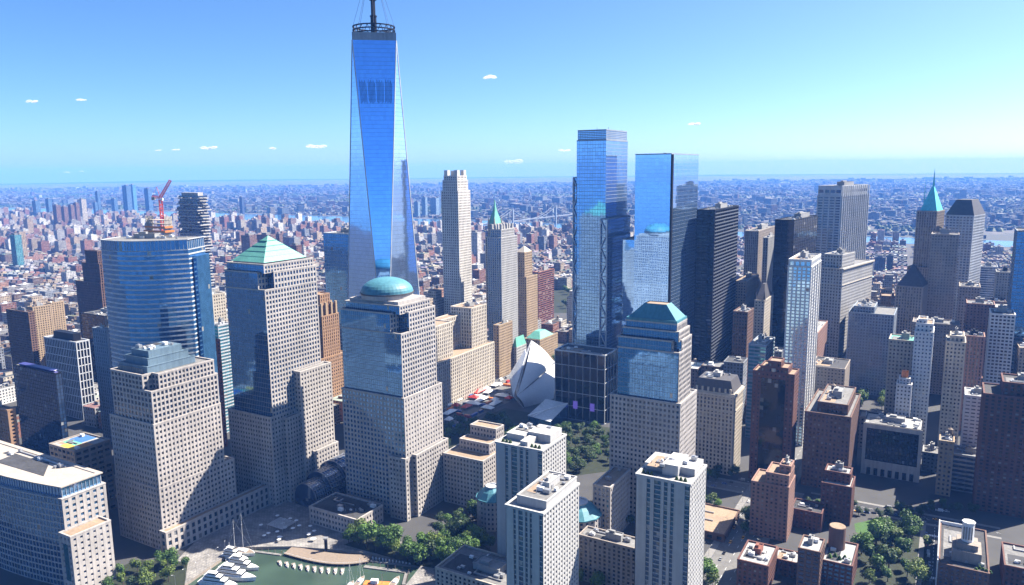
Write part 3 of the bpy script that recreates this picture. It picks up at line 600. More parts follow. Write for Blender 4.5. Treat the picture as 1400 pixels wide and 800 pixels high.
# pale twin towers
s = H('office_tower', 'cream tower with a pale green roof edge, left of the blue-white tower', 1216, 1252, 1257, 468, 735, PUNCH, M_cream, G_dark, M_copper, junk=2, d=26)
s = H('office_tower', 'tall blue-white tower with a small stepped top', 1251, 1276, 1282, 456, 706, SMALLW, M_bright, G_navy, M_rooft, tiers=[(0, 1, 0, 1, 0, 1), (.05, .95, .1, .9, 1.0, 1.06), (.15, .6, .2, .7, 1.06, 1.09)], junk=1, bulk=False, d=30)
s = H('office_building', 'small white tower with an orange roof drum, in front of the cream tower', 1226, 1246, 1250, 528, 690, SMALLW, M_bright, G_dark, junk=1, bulk=False, d=16, tiers=[(0, 1, 0, 1, 0, 1), (.15, .85, .15, .85, 1, 1.07)])
part(s, 'drum', M_orangep, lambda m: m.prism(ngon(.5*s.w, .5*s.d, 3, 14), s.h*1.07, s.h*1.07+7))
H('office_tower', 'beige tower with a grey-banded top beside the dark street canyon', 1294, 1320, 1312, 470, 722, PUNCH, M_cream, G_dark, M_roofw, junk=4, d=30, tiers=[(0, 1, 0, 1, 0, 1), (.2, .9, .1, .8, 1, 1.05)])
H('office_tower', 'pinkish tower with a dark plant room behind the beige tower', 1318, 1346, 1350, 462, 775, ST(3.2, 3.8, .55, .3, .6), M_pink, G_dark, M_roofd, junk=4, d=30, bulkmat=M_dark)
H('office_tower', 'white gridded tower next to the right-hand blue glass tower', 1355, 1388, 1390, 432, 800, ST(3.6, 3.8, .34, .46, .5), M_bright, G_dark, junk=4, d=34)
s = H('glass_tower', 'blue glass tower cut by the right edge', 1391, 1440, 1400, 318, 830, ST(4, 4, .06, .14, .2), M_bluegrey, G_blue, junk=1, d=45)
H('office_building', 'pale blue slab with staggered windows beside the brown tower', 1320, 1353, 1350, 545, 640, ST(5, 3.4, .3, .62, .4), M_bright, G_navy, M_roofw, junk=7, d=26)
H('office_building', 'white ribbon-windowed block below the pale blue slab', 1302, 1342, 1345, 627, 622, STRIPE, M_silver, G_navy, junk=3, d=24)
H('office_building', 'narrow beige building at the mouth of the dark street', 1285, 1304, 1300, 606, 618, PUNCH, M_tan, G_dark, junk=3, tank=1, d=22)
s = H('apartment_tower', 'big dark brown apartment tower at the right edge', 1346, 1432, 1390, 549, 572, ST(4, 3, .5, .42, .7), M_maroon, G_dark, M_roofd, junk=3, d=34, tiers=[(0, 1, 0, 1, 0, 1), (.3, 1, .15, 1, 1, 1.10)])
# far right towers
s = H('skyscraper', 'stone skyscraper with a bright turquoise pyramid spire', 1254, 1281, 1291, 290, 1100, th=42, st=PIERS, wall=M_greybrown, gl=G_dark, tiers=[(-.2, 1.2, -.2, 1.3, 0, .62), (0, 1, 0, 1, .62, 1)], junk=0, bulk=False)
part(s, 'pyramid_roof', M_cyan, lambda m: pyr(m, .1*s.w, .95*s.w, .1*s.d, .95*s.d, s.h+1.3, s.h+36, .44, 0))
part(s, 'spire', M_cyan, lambda m: (m.tube((.53*s.w, .53*s.d, s.h+34), (.53*s.w, .53*s.d, s.h+62), 1.8, 6, .15), m.tube((.2*s.w, .3*s.d, s.h), (.2*s.w, .3*s.d, s.h+46), 1.2, 6, .15)))
s = H('office_tower', 'postmodern tower with a dark sloping roof and striped corner columns', 1294, 1331, 1346, 296, 1085, ST(4.5, 4, .3, .45, .9), M_silver, G_navy, th=46, junk=0, bulk=False)
part(s, 'hipped_roof', M_slate, lambda m: m.loft(rect(-1, s.w+1, -1, s.d+1), rect(.24*s.w, .8*s.w, .2*s.d, .8*s.d), s.h+1.3, s.h+23))
H('office_tower', 'broad stone tower with a niche near its top', 1274, 1311, 1313, 322, 1000, PUNCH, M_greybrown, G_dark, junk=2, d=32)
H('office_building', 'wide grey stone base block beneath the niche tower', 1312, 1340, 1335, 394, 985, PUNCH, M_greybrown, G_dark, junk=5, d=40)
H('office_building', 'plain pinkish stone block below the niche tower', 1248, 1312, 1310, 446, 905, SMALLW, M_greybrown, G_dark, junk=4, d=30)
s = H('skyscraper', 'stone tower crowned by a stepped grey pyramid', 1226, 1261, 1269, 394, 990, th=38, st=ST(3.4, 4, .5, .3, .9), wall=M_greybrown, gl=G_dark, junk=0, bulk=False)
part(s, 'pyramid_roof', M_slate, lambda m: [m.loft(rect(k*s.w*.048, s.w*(1-k*.048), k*s.d*.048, s.d*(1-k*.048)), rect((k+.8)*s.w*.048, s.w*(1-(k+.8)*.048), (k+.8)*s.d*.048, s.d*(1-(k+.8)*.048)), s.h+1.3+k*2.7, s.h+4.0+k*2.7) for k in range(10)])
H('office_tower', 'grey tower with a dark flat top left of the right-hand glass tower', 1363, 1390, 1388, 374, 1090, PUNCH, M_grey, G_dark, M_roofd, junk=2, bulkmat=M_dark, d=34)
H('office_tower', 'low white-topped tower right of the sloping-roofed tower', 1341, 1364, 1362, 366, 1250, STRIPE, M_silver, G_navy, junk=3, d=36)
H('office_building', 'pink-grey office block with many small windows, upper right', 1322, 1360, 1358, 418, 900, SMALLW, M_pink, G_dark, junk=5, d=30)
# ------------------------------------------------------------------ riverside apartment towers
def gateway(label, a, b, c, ty, Y, d=None):
    s = site(a, b, c, ty, Y, 30, d); root = s.root = empty('apartment_tower', s.c, s.rot); tag(root, label, 'building', 'white riverside apartment towers')
    W, Gm, R = MB(s.o), MB(s.o), MB(s.o); pl = rect(0, s.w, 0, s.d); side = ST(3.3, 2.95, .52, .42, .5)
    blank = ST(200, 2.95, 0, 0, .5)
    # front: blank panels and glazed strips side by side
    cuts = [0, .05, .20, .27, .34, .47, .53, .60, .66, .72, .92, 1.0]; on = [1, 0, 1, 0, 1, 0, 1, 0, 1, 0, 1]
    Gm.prism(pl, 0, s.h, 3.3, 2.95, top=False)
    for i in range(11):
        x0, x1 = cuts[i]*s.w, cuts[i+1]*s.w
        if not on[i] or i == 0: W.box(x0, x1, -.9, -.02, 0, s.h)
        else: [W.box(x0+.02, x1-.02, -.5, -.02, z*2.95, z*2.95+.6, bot=True) for z in range(int(s.h/2.95)+1)]
    W.facade(MB(), [(s.w+.01, 0), (s.w+.01, s.d), (0, s.d), (-.01, 0)], 0, s.h, [side, side, side, ST(900, 900, 0, 0, .5)])
    W.ring(offset(pl, -.4), offset(pl, .95), s.h, s.h+1.3); R.face([(p[0], p[1], s.h+.3) for p in offset(pl, -.4)])
    W.build('wall', M_white, root); Gm.build('glazing', glass('apartment_glass', (.05, .11, .20), metal=.5, blind=.10, blindcol=(.2, .2, .2), wob=.01, var=.3), root); R.build('roof', M_roofw, root)
    return s
g1 = gateway('white apartment tower behind the flat-roofed one, with planted roof terraces', 679, 741, 757, 618, 468, 34)
part(g1, 'penthouse', M_white, lambda m: (m.box(.05*g1.w, .45*g1.w, .3*g1.d, .9*g1.d, g1.h+.3, g1.h+4.5), m.box(.45*g1.w+.01, .95*g1.w, .45*g1.d, .95*g1.d, g1.h+.3, g1.h+6), m.box(.50*g1.w, .66*g1.w, .05*g1.d, .44*g1.d, g1.h+.3, g1.h+4)))
rooftop(g1.root, g1.o, 3, g1.w-3, .5*g1.d, g1.d-3, g1.h+5, 21, 4, 0, False)
g2 = gateway('nearest white apartment tower, with a long flat grey roof', 693, 742, 790, 704, 380)
part(g2, 'penthouse', M_white, lambda m: (m.box(.15*g2.w, g2.w-.5, .12*g2.d, .99*g2.d, g2.h+.3, g2.h+4.6), m.ring(rect(.15*g2.w+.5, g2.w-1, .12*g2.d+.5, .99*g2.d-.5), rect(.15*g2.w-.2, g2.w-.3, .12*g2.d-.2, .99*g2.d+.2), g2.h+4.6, g2.h+5.5)))
part(g2, 'roof_deck', M_roofg, lambda m: m.box(.15*g2.w+.6, g2.w-1.1, .12*g2.d+.6, .99*g2.d-.6, g2.h+4.6, g2.h+4.75))
rooftop(g2.root, g2.o, .2*g2.w, .95*g2.w, .2*g2.d, .95*g2.d, g2.h+4.8, 22, 11, 0, True, M_white)
g3 = gateway('white apartment tower standing right of the other two', 871, 943, 953, 664, 415, 32)
part(g3, 'penthouse', M_white, lambda m: (m.box(.02*g3.w, .40*g3.w, .35*g3.d, .95*g3.d, g3.h+.3, g3.h+4.5), m.box(.40*g3.w+.01, .7*g3.w, .25*g3.d, .9*g3.d, g3.h+.3, g3.h+7), m.box(.7*g3.w+.02, .97*g3.w, .4*g3.d, .97*g3.d, g3.h+.3, g3.h+5)))
rooftop(g3.root, g3.o, 3, g3.w-3, 3, g3.d-3, g3.h+5, 23, 7, 0, False)
for s_ in (g1, g3):
    [part(s_, 'roof_planter', L_dark, lambda m: m.loft(ngon(x*s_.w, .12*s_.d, 1.3, 7), ngon(x*s_.w, .12*s_.d, .5, 7), s_.h+.4, s_.h+2.4)) for x in (.08, .16, .24, .72, .8, .88)]
# ------------------------------------------------------------------ the tallest tower
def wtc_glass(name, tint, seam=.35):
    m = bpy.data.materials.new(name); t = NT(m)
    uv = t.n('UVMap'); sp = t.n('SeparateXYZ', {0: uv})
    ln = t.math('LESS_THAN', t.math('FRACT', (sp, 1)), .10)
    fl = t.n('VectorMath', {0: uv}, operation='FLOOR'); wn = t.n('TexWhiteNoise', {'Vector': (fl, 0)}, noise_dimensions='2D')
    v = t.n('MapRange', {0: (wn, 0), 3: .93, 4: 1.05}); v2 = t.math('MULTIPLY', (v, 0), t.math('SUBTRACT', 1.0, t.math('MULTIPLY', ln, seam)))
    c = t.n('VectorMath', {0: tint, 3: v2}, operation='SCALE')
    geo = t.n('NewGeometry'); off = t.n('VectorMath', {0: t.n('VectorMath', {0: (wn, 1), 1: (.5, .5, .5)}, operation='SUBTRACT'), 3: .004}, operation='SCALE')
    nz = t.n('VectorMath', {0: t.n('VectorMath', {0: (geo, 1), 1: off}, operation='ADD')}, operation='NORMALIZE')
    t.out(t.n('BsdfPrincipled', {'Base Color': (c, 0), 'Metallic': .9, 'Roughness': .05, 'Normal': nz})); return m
tw = at(511.5, 50, 805); TA = math.atan2(tw.x, tw.y)
T1 = empty('skyscraper', (tw.x, tw.y, 0), -(rad(45)+TA)); tag(T1, 'tallest tower of tapering mirror-blue triangular facets with a ringed spire', 'building')
hb, ht, ZB, ZT = 30.5, 30.5, 57.0, 410.0
C = [(-hb, -hb), (hb, -hb), (hb, hb), (-hb, hb)]; T = [(0, -ht), (ht, 0), (0, ht), (-ht, 0)]
def uvq(p, ax): return ((p[0]*ax[0]+p[1]*ax[1])/3.0, p[2]/4.1)
m = MB(); side = MB()
for i in range(4):
    j = (i+1) % 4; a, b = C[i], C[j]; tp = T[i]
    ax = ((b[0]-a[0])/61, (b[1]-a[1])/61)
    P3 = [(*a, ZB), (*b, ZB), (*tp, ZT)]; side.face(P3, [uvq(p, ax) for p in P3])
    tl, tr = T[i], T[j]; ax = ((tr[0]-tl[0])/43, (tr[1]-tl[1])/43)
    P3 = [(*b, ZB), (*tr, ZT), (*tl, ZT)]; m.face(P3, [uvq(p, ax) for p in P3])
m.build('facet', wtc_glass('high_sky_mirror', (.26, .54, 1.0)), T1); side.build('side_facet', wtc_glass('horizon_sky_mirror', (.44, .62, .9)), T1)  # one glass in two tints, painting the sky each facet set reflects
m = MB(); m.prism(rect(-hb, hb, -hb, hb), 0, ZB-.02, 3, 4); m.build('base', M_bluegrey, T1)
m = MB(); m.prism(T, ZT, ZT+7, 2, 7, top=False); m.ring(offset(T, -1.2), T, ZT+7, ZT+7.6); m.face([(p[0], p[1], ZT+1) for p in offset(T, -1.2)]); m.build('parapet', M_bluegrey, T1)
m = MB()
for i in range(4):
    for tp in (T[i], T[i-1]): m.tube((*C[i], ZB), (*tp, ZT), .55, 4)
m.build('edge_trim', M_silver, T1)
m = MB(); f0, f1, fc = Vector((0, -ht, ZT)), Vector((ht, 0, ZT)), Vector((hb, -hb, ZB))
nrm = (f1-f0).cross(fc-f0).normalized(); nrm = nrm if nrm.y < 0 else -nrm
zA, zB2 = at(511, 143, 790).z, at(511, 110, 790).z
for k in range(28):
    if k % 7 == 6: continue
    s0 = .08+.86*k/27
    def pf(z): t = (z-ZB)/(ZT-ZB); return fc.lerp(f0, t).lerp(fc.lerp(f1, t), s0)+nrm*.25
    m.tube(pf(zA+(k*37 % 5)*.5), pf(zB2-(k*53 % 7)*.6), .24, 4)
m.build('louvre', G_navy, T1)
m = MB()
for z, r in ((ZT+8.5, 21.5), (ZT+12, 21.5), (ZT+15.5, 21.5)): m.ring(ngon(0, 0, r-1.3, 40), ngon(0, 0, r, 40), z, z+1.1)
for k in range(20):
    a = 2*math.pi*k/20; b = a+.157
    m.tube((20.8*math.cos(a), 20.8*math.sin(a), ZT+8.6), (20.8*math.cos(b), 20.8*math.sin(b), ZT+16), .3, 4); m.tube((20.8*math.cos(b), 20.8*math.sin(b), ZT+16), (20.8*math.cos(a+.314), 20.8*math.sin(a+.314), ZT+8.6), .3, 4)
for k in range(8): a = math.pi*k/4; m.tube((20.5*math.cos(a), 20.5*math.sin(a), ZT+9), (3*math.cos(a), 3*math.sin(a), ZT+9), .5, 4); m.tube((14*math.cos(a), 14*math.sin(a), ZT+1), (20*math.cos(a), 20*math.sin(a), ZT+9), .45, 4)
m.build('ring_platform', M_dark, T1)
m = MB()
for z0, z1, r0, r1 in ((ZT, ZT+26, 3.2, 3.0), (ZT+26, ZT+58, 2.3, 2.1), (ZT+58, ZT+80, 1.7, 1.2)): m.tube((0, 0, z0), (0, 0, z1), r0, 10, r1)
for z in (ZT+26, ZT+42, ZT+58): m.tube((0, 0, z), (0, 0, z+1.2), 3.6, 10)
for k in range(8): a = math.pi*k/4; m.tube((21*math.cos(a), 21*math.sin(a), ZT+16), (1.5*math.cos(a), 1.5*math.sin(a), ZT+78), .16, 3)
m.build('spire', M_dark, T1)
for x, y in ((-6, -8), (7, -6), (9, 5), (-8, 6)): m = MB(); m.box(x-3, x+3, y-2, y+2, ZT+1, ZT+9); m.build('plant_room', M_whitep, T1)
FOOT.append(([(tw.x+50*math.cos(k), tw.y+50*math.sin(k)) for k in (0, 1.57, 3.14, 4.71)], 800, 474, 570, 60))
# ------------------------------------------------------------------ winged white hall
def patch(m, A, B, Cc, D, nu, nv, bulge):
    """bilinear patch A-B (bottom) D-C (top), bulging along its normal"""
    A, B, Cc, D = map(Vector, (A, B, Cc, D)); n = (B-A).cross(D-A).normalized()
    def P(u, v): return A.lerp(B, u).lerp(D.lerp(Cc, u), v)+n*bulge*math.sin(math.pi*u)*.5+n*bulge*math.sin(math.pi*v)*(.5)
    for i in range(nu):
        for j in range(nv): m.face([P(i/nu, j/nv), P((i+1)/nu, j/nv), P((i+1)/nu, (j+1)/nv), P(i/nu, (j+1)/nv)])
    return P
oc = ground(728, 545); oroot = tag(empty('transit_hall', (oc.x, oc.y, 0)), 'white winged hall of curving ribs like a spread bird', 'hall')
def L(px, py, Y): v = at(px, py, Y); return (v.x-oc.x, v.y-oc.y, v.z)
g = lambda px, py: (ground(px, py).x-oc.x, ground(px, py).y-oc.y, 0)
AP, RC, FB, RB, LB, LM = L(727, 466, 965), L(758, 497, 958), g(717, 557), g(757, 545), g(701, 536), L(702, 512, 930)
BK = (LB[0]+42, LB[1]+45, 0)
M_oc = stone('white_ribbed_steel', (1.0, 1.0, 1.0), var=.05, rough=.45)
LT, RM = L(707, 541, 874), (RC[0], RC[1], RC[2])
def smooth(o): [setattr(p_, 'use_smooth', True) for p_ in o.data.polygons]; bmx = bmesh.new(); bmx.from_mesh(o.data); bmesh.ops.remove_doubles(bmx, verts=bmx.verts, dist=.01); bmx.to_mesh(o.data); bmx.free(); return o
m = MB(); Pf = patch(m, LT, RC, RC, AP, 18, 14, 7.0); smooth(m.build('wing', M_oc, oroot))
m = MB(); patch(m, FB, RB, RC, LT, 14, 8, 4.0); smooth(m.build('lower_wall', M_oc, oroot))
m = MB(); patch(m, LB, FB, LT, LM, 8, 6, 1.5); patch(m, LM, LT, AP, AP, 8, 8, 2); m.build('side_wall', M_silver, oroot)
m = MB(); patch(m, RB, BK, AP, RC, 10, 10, 3); patch(m, BK, LB, LM, AP, 8, 8, 3); m.build('rear_wing', M_oc, oroot)
MID = LT
m = MB()
for k in range(17):
    u = k/16; a = Vector(LB).lerp(Vector(FB), u); b = Vector(LM).lerp(Vector(MID), u); o = Vector((-3.5, -1.0, 0)); c = b.lerp(Vector(AP), .75)
    m.tube(a+o*.4, b+o*1.4, .45, 4); m.tube(b+o*1.4, c+o*.7, .4, 4)
m.build('rib', M_oc, oroot)
m = MB()
for k in range(25):
    u = k/24; pts = [Pf(u, j/6)+Vector((.1, -.25, .3)) for j in range(7)]
    for j in range(6): m.tube(pts[j], pts[j+1], .16, 3)
m.build('roof_rib', M_whitep, oroot)
FOOT.append(([(oc.x-50, oc.y-20), (oc.x+50, oc.y-20), (oc.x+50, oc.y+100), (oc.x-50, oc.y+100)], 870, 698, 760, 470))
s = site(722, 752, 776, 572, 790); r0 = s.root = tag(empty('museum_pavilion', s.c, s.rot), 'low skewed glass and steel pavilion before the white winged hall', 'building')
m = MB(s.o); lo = rect(0, s.w, 0, s.d); zz = [s.h*.9, s.h*.75, s.h*1.25, s.h*1.35]
for i in range(4): a, b = lo[i], lo[(i+1) % 4]; m.face([(*a, 0), (*b, 0), (*b, zz[(i+1) % 4]), (*a, zz[i])], [(0, 0), (9, 0), (9, 4), (0, 4)])
m.build('glass_wall', G_blue, r0)
m = MB(s.o); q = [(*p, z+.3) for p, z in zip(offset(lo, .6), zz)]; m.face([q[0], q[1], q[2]]); m.face([q[0], q[2], q[3]]); m.build('sloped_roof', M_silver, r0)
m = MB(s.o); m.tube((0, 0, zz[0]+.5), (s.w, s.d, zz[2]+.5), .9, 4); m.tube((s.w*.2, 0, zz[0]+.4), (s.w*.7, s.d, zz[2]), .5, 4); m.build('roof_beam', M_whitep, r0)
# ------------------------------------------------------------------ vaulted winter garden
t = rad(TH); U = Vector((math.sin(t), math.cos(t), 0)); V = Vector((-math.cos(t), math.sin(t), 0))
wg = at(416, 650, 612); root = tag(empty('winter_garden', (wg.x, wg.y, 0), -t), 'stepped glass barrel vault between the pyramid and domed towers', 'building')
def vault(m, fr, y0, y1, r, hw, n=14):
    pts = [(r*math.cos(math.pi*i/n), r*math.sin(math.pi*i/n)) for i in range(n+1)]
    for i in range(n):
        (xa, za), (xb, zb) = pts[i], pts[i+1]
        m.face([(xa, y0, hw+za), (xb, y0, hw+zb), (xb, y1, hw+zb), (xa, y1, hw+za)][::-1], [(i, 0), (i+1, 0), (i+1, 9), (i, 9)]); fr.tube((xa, y0, hw+za), (xa, y1, hw+za), .3, 4)
    fan = [(x, y0, hw+z) for x, z in pts]; m.face(fan+[], [(i*.7, 2) for i in range(n+1)])
    m.face([(r, y0, 0), (r, y0, hw), (-r, y0, hw), (-r, y0, 0)], [(0, 0), (0, 3), (8, 3), (8, 0)])
    m.face([(r, y0, 0), (r, y1, 0), (r, y1, hw), (r, y0, hw)], [(0, 0), (9, 0), (9, 3), (0, 3)]); m.face([(-r, y1, 0), (-r, y0, 0), (-r, y0, hw), (-r, y1, hw)], [(0, 0), (9, 0), (9, 3), (0, 3)])
    for k in range(7):
        y = y0+(y1-y0)*k/6
        for i in range(n): fr.tube((pts[i][0], y, hw+pts[i][1]), (pts[i+1][0], y, hw+pts[i+1][1]), .35, 4)
m, fr = MB(), MB(); vault(m, fr, 0, 16, 12.5, 8); vault(m, fr, 16, 34, 15.5, 10); vault(m, fr, 34, 62, 18, 11)
m.build('glazing', G_navy, root); fr.build('steel_frame', M_steel, root)
FOOT.append(([(wg.x-20, wg.y-5), (wg.x+25, wg.y-5), (wg.x+45, wg.y+60), (wg.x, wg.y+60)], 620, 390, 470, 640))
# low podium blocks round the towers
H('podium_building', 'low granite terrace block with a dark planted roof before the domed tower', 424, 488, 565, 712, 556, WFL, M_granite2, G_wfl, M_roofd, junk=7, bulk=False, d=30)
s = H('podium_building', 'low granite block with sunlit stepped roofs right of the domed tower', 607, 660, 668, 632, 600, WFL, M_granite2, G_wfl, M_rooft, junk=0, bulk=False, d=48, tiers=[(0, 1, 0, 1, 0, 1), (.15, .9, .35, .6, 1, 1.2), (.2, .85, .65, .9, 1, 1.4)])
def domed(label, px, py, Y, r, h):
    c = at(px, py, Y); root = tag(empty('domed_pavilion', (c.x, c.y, 0), rad(10)), label, 'pavilion')
    W, Gm = MB(), MB(); pl = ngon(0, 0, r, 12); W.facade(Gm, pl, 0, h, ST(4, 4, .55, .5, .5)); W.build('wall', M_granite2, root); Gm.build('glazing', G_navy, root)
    m = MB(); m.ring(offset(pl, -.5), offset(pl, 1.2), h, h+.8); m.loft(offset(pl, .6), ngon(0, 0, r*.72, 12), h+.8, h+5.5, top=False); m.loft(ngon(0, 0, r*.72, 12), ngon(0, 0, r*.42, 12), h+5.5, h+8.5, top=False); m.build('copper_roof', M_teal, root)
    m = MB(); m.ring(ngon(0, 0, r*.34, 12), ngon(0, 0, r*.44, 12), h+8.4, h+9.4); m.prism(ngon(0, 0, r*.34, 12), h+8.3, h+8.8); m.build('skylight', M_silver, root)
    FOOT.append(([(c.x-r, c.y-r), (c.x+r, c.y-r), (c.x+r, c.y+r), (c.x-r, c.y+r)], Y, px-20, px+20, py-30))
domed('low round pavilion with a teal faceted roof and skylight, left of the sawn-off pyramid tower', 791, 637, 545, 17, 24)
domed('low round pavilion with a teal roof, mostly hidden behind a white tower', 672, 618, 575, 12, 24)
H('podium_building', 'low granite wing joining the round pavilion to the sawn-off pyramid tower', 812, 834, 852, 668, 540, WFL, M_granite2, G_navy, M_rooft, junk=2, bulk=False, d=40)
H('apartment_building', 'low flat-roofed block in the shade between two white towers', 792, 870, 880, 752, 470, ST(3.4, 3, .5, .4, .4), M_greybrown, G_dark, M_roofg, junk=5, d=14)
H('apartment_building', 'low flat grey-roofed block left of the nearest white tower', 596, 690, 700, 806, 440, ST(3.4, 3, .5, .4, .4), M_cream, G_dark, M_roofg, junk=6, d=34)
H('garage_building', 'low building with a flat tan roof beside the avenue', 925, 990, 996, 733, 541, ST(8, 6, .5, .5, .3), M_brown, G_dark, M_rooft, junk=2, bulk=False, d=48)
# brick housing, lower right
BR = ST(3.2, 3, .52, .46, .45)
H('apartment_building', 'purple-brown brick apartment block with stepped roof terraces', 1028, 1078, 1085, 668, 541, BR, M_pink, G_dark, M_rooft, junk=3, d=26, tiers=[(0, 1, 0, 1, 0, 1), (.38, .98, .05, .9, 1, 1.2), (.7, .98, .3, .8, 1.2, 1.32)])
H('apartment_building', 'dark brick apartment tower with window-box roofs, before the garden', 1124, 1164, 1170, 668, 566, BR, M_maroon, G_dark, M_roofw, junk=4, d=24, tiers=[(0, 1, 0, 1, 0, 1), (.05, .9, .3, .9, 1, 1.25)])
H('apartment_building', 'low dark brick wing between the two apartment blocks', 1082, 1123, 1128, 704, 556, BR, M_maroon, G_dark, M_roofd, junk=3, d=20, bulk=False)
H('apartment_building', 'maroon brick block with a bright white roof and brick stair tower', 1009, 1050, 1058, 776, 470, BR, M_maroon, G_dark, M_roofw, junk=5, bulkmat=M_red, d=30)
H('apartment_building', 'narrow white-roofed brick link block', 1058, 1091, 1096, 772, 488, BR, M_maroon, G_dark, M_roofw, junk=3, bulk=False, d=16)
H('apartment_building', 'blue-windowed brick tower with a white roof well', 1092, 1121, 1126, 757, 466, ST(4, 3, .3, .35, .4), M_brown, G_navy, M_roofw, junk=2, d=20)
s = H('apartment_building', 'brick block with blue windows and a planted roof terrace', 1124, 1165, 1170, 776, 470, ST(4, 3, .34, .4, .4), M_maroon, G_blue, M_roofw, junk=3, d=34, bulk=False)
part(s, 'stair_drum', M_brown, lambda m: m.prism(ngon(6, 24, 5.5, 20), s.h, s.h+16))
part(s, 'drum_roof', M_rooft, lambda m: m.prism(ngon(6, 24, 5.2, 20), s.h+16, s.h+16.3))
[part(s, 'roof_planter', L_park, lambda m: m.loft(ngon(x, 7+(k % 2)*3, 1.7, 7), ngon(x, 7+(k % 2)*3, .5, 7), s.h+.4, s.h+2.8)) for k, x in enumerate((4, 7, 10, 13, 16))]
s = H('apartment_building', 'brick building with a white roof lantern on a stepped base, bottom right', 1284, 1352, 1360, 786, 462, BR, M_brown, G_navy, M_roofd, junk=6, bulk=False, d=68)
part(s, 'stepped_base', M_greybrown, lambda m: (m.box(.25*s.w, .85*s.w, 10, 30, s.h, s.h+8), m.box(.33*s.w, .77*s.w, 13, 27, s.h+8, s.h+12)))
ln = part(s, 'lantern', M_whitep, lambda m: (m.prism(ngon(.55*s.w, 20, 3.7, 8), s.h+12, s.h+25), m.prism(ngon(.55*s.w, 20, 4.1, 8), s.h+25, s.h+25.8, bot=True)))
m = MB(s.o); [m.box(.55*s.w-3+k*1.6, .55*s.w-2.2+k*1.6, 16.2, 16.5, s.h+14, s.h+23) for k in range(4)]; m.build('lantern_window', G_dark, ln)
part(s, 'white_wall', M_whitep, lambda m: (m.box(-1.2, -.6, 0, 68, 0, s.h+3), m.box(-.59, .6*s.w, 67.4, 68.0, s.h, s.h+2.5)))
[part(s, 'roof_planter', L_park, lambda m: m.loft(ngon(.75*s.w+k*2, 3+(k*7 % 4), 1.4, 7), ngon(.75*s.w+k*2, 3+(k*7 % 4), .5, 7), s.h+.3, s.h+1.8)) for k in range(5)]
H('apartment_building', 'brick building with a pebbled grey roof in the bottom right corner', 1374, 1450, 1440, 790, 458, BR, M_maroon, G_dark, M_roofg, junk=4, bulk=False, d=36)
# ------------------------------------------------------------------ ground and water
from mathutils.geometry import tessellate_polygon
def sheet(name, pts, mat, kind='structure', label=None, cat=None):
    """flat sheet; pts = one polygon or a list of polygons"""
    polys = pts if isinstance(pts[0], list) else [pts]; vs, fs = [], []
    for pl in polys:
        k = len(vs); pl = [Vector(p) for p in pl]; vs += [tuple(p) for p in pl]
        for a, b, c in tessellate_polygon([pl]):
            n = (pl[b]-pl[a]).cross(pl[c]-pl[a]); fs.append((k+a, k+b, k+c) if n.z > 0 else (k+c, k+b, k+a))
    me = bpy.data.meshes.new(name); me.from_pydata(vs, [], fs); me.materials.append(mat); me.update()
    o = bpy.data.objects.new(name, me); COL.objects.link(o); tag(o, label, cat, kind=kind); return o
def ground_mat():
    m = bpy.data.materials.new('city_ground'); t = NT(m); geo = t.n('NewGeometry'); pos = (geo, 0)
    n1 = t.n('TexNoise', {'Vector': pos, 'Scale': .0016, 'Detail': 6.0, 'Roughness': .65}); vo = t.n('TexVoronoi', {'Vector': pos, 'Scale': .012})
    n2 = t.n('TexNoise', {'Vector': pos, 'Scale': .0006, 'Detail': 4.0})
    speck = t.mix(t.n('MapRange', {0: (vo, 1), 1: .1, 2: .9}), rgba((.025, .027, .03)), rgba((.12, .105, .095)))
    green = t.math('GREATER_THAN', (n1, 0), .52)
    far = t.mix(t.math('MULTIPLY', green, .85), speck, rgba((.022, .036, .016)))
    sp = t.n('SeparateXYZ', {0: pos}); isfar = t.n('MapRange', {0: (sp, 1), 1: 2200.0, 2: 4200.0})
    n3 = t.n('TexNoise', {'Vector': pos, 'Scale': .05, 'Detail': 5.0}); near = t.mix((n3, 0), rgba((.026, .026, .028)), rgba((.055, .054, .052)))
    c = t.mix((isfar, 0), near, far); t.out(t.n('BsdfPrincipled', {'Base Color': c, 'Roughness': .9})); return m
def water_mat(name, col, bump=.25, sc=.35):
    m = bpy.data.materials.new(name); t = NT(m); geo = t.n('NewGeometry'); nz = t.n('TexNoise', {'Vector': (geo, 0), 'Scale': sc, 'Detail': 4.0})
    b = t.n('Bump', {'Height': (nz, 0), 'Strength': bump, 'Distance': .3}); n2 = t.n('TexNoise', {'Vector': (geo, 0), 'Scale': .03, 'Detail': 3.0})
    c = t.n('VectorMath', {0: col, 3: (t.n('MapRange', {0: (n2, 0), 1: .3, 2: .7, 3: .75, 4: 1.25}), 0)}, operation='SCALE')
    t.out(t.n('BsdfPrincipled', {'Base Color': (c, 0), 'Roughness': .12, 'IOR': 1.33, 'Normal': b})); return m
gp = lambda x, y, z=0.0: tuple(ground(x, y, z))
BAS = [gp(246, 803), gp(326, 748), gp(398, 747), gp(470, 752), gp(580, 768), gp(548, 808)]
YC = BAS[2][1]+25
lf, rt_ = BAS[0][0]-30, BAS[5][0]-16
G = [[(-22000, 330, 0), (lf, 330, 0), BAS[0], BAS[1], (BAS[1][0], YC, 0), (-22000, YC, 0)],
     [BAS[1], BAS[2], BAS[3], BAS[4], (BAS[4][0], YC, 0), (BAS[1][0], YC, 0)],
     [(rt_, 330, 0), (22000, 330, 0), (22000, YC, 0), (BAS[4][0], YC, 0), BAS[4], BAS[5]],
     [(-22000, YC, 0), (22000, YC, 0), (22000, 21500, 0)]+[(30000*math.sin(a), 30000*math.cos(a), 0) for a in [rad(44-k*4) for k in range(23)]]+[(-22000, 21500, 0)]]
sheet('ground', G, ground_mat())
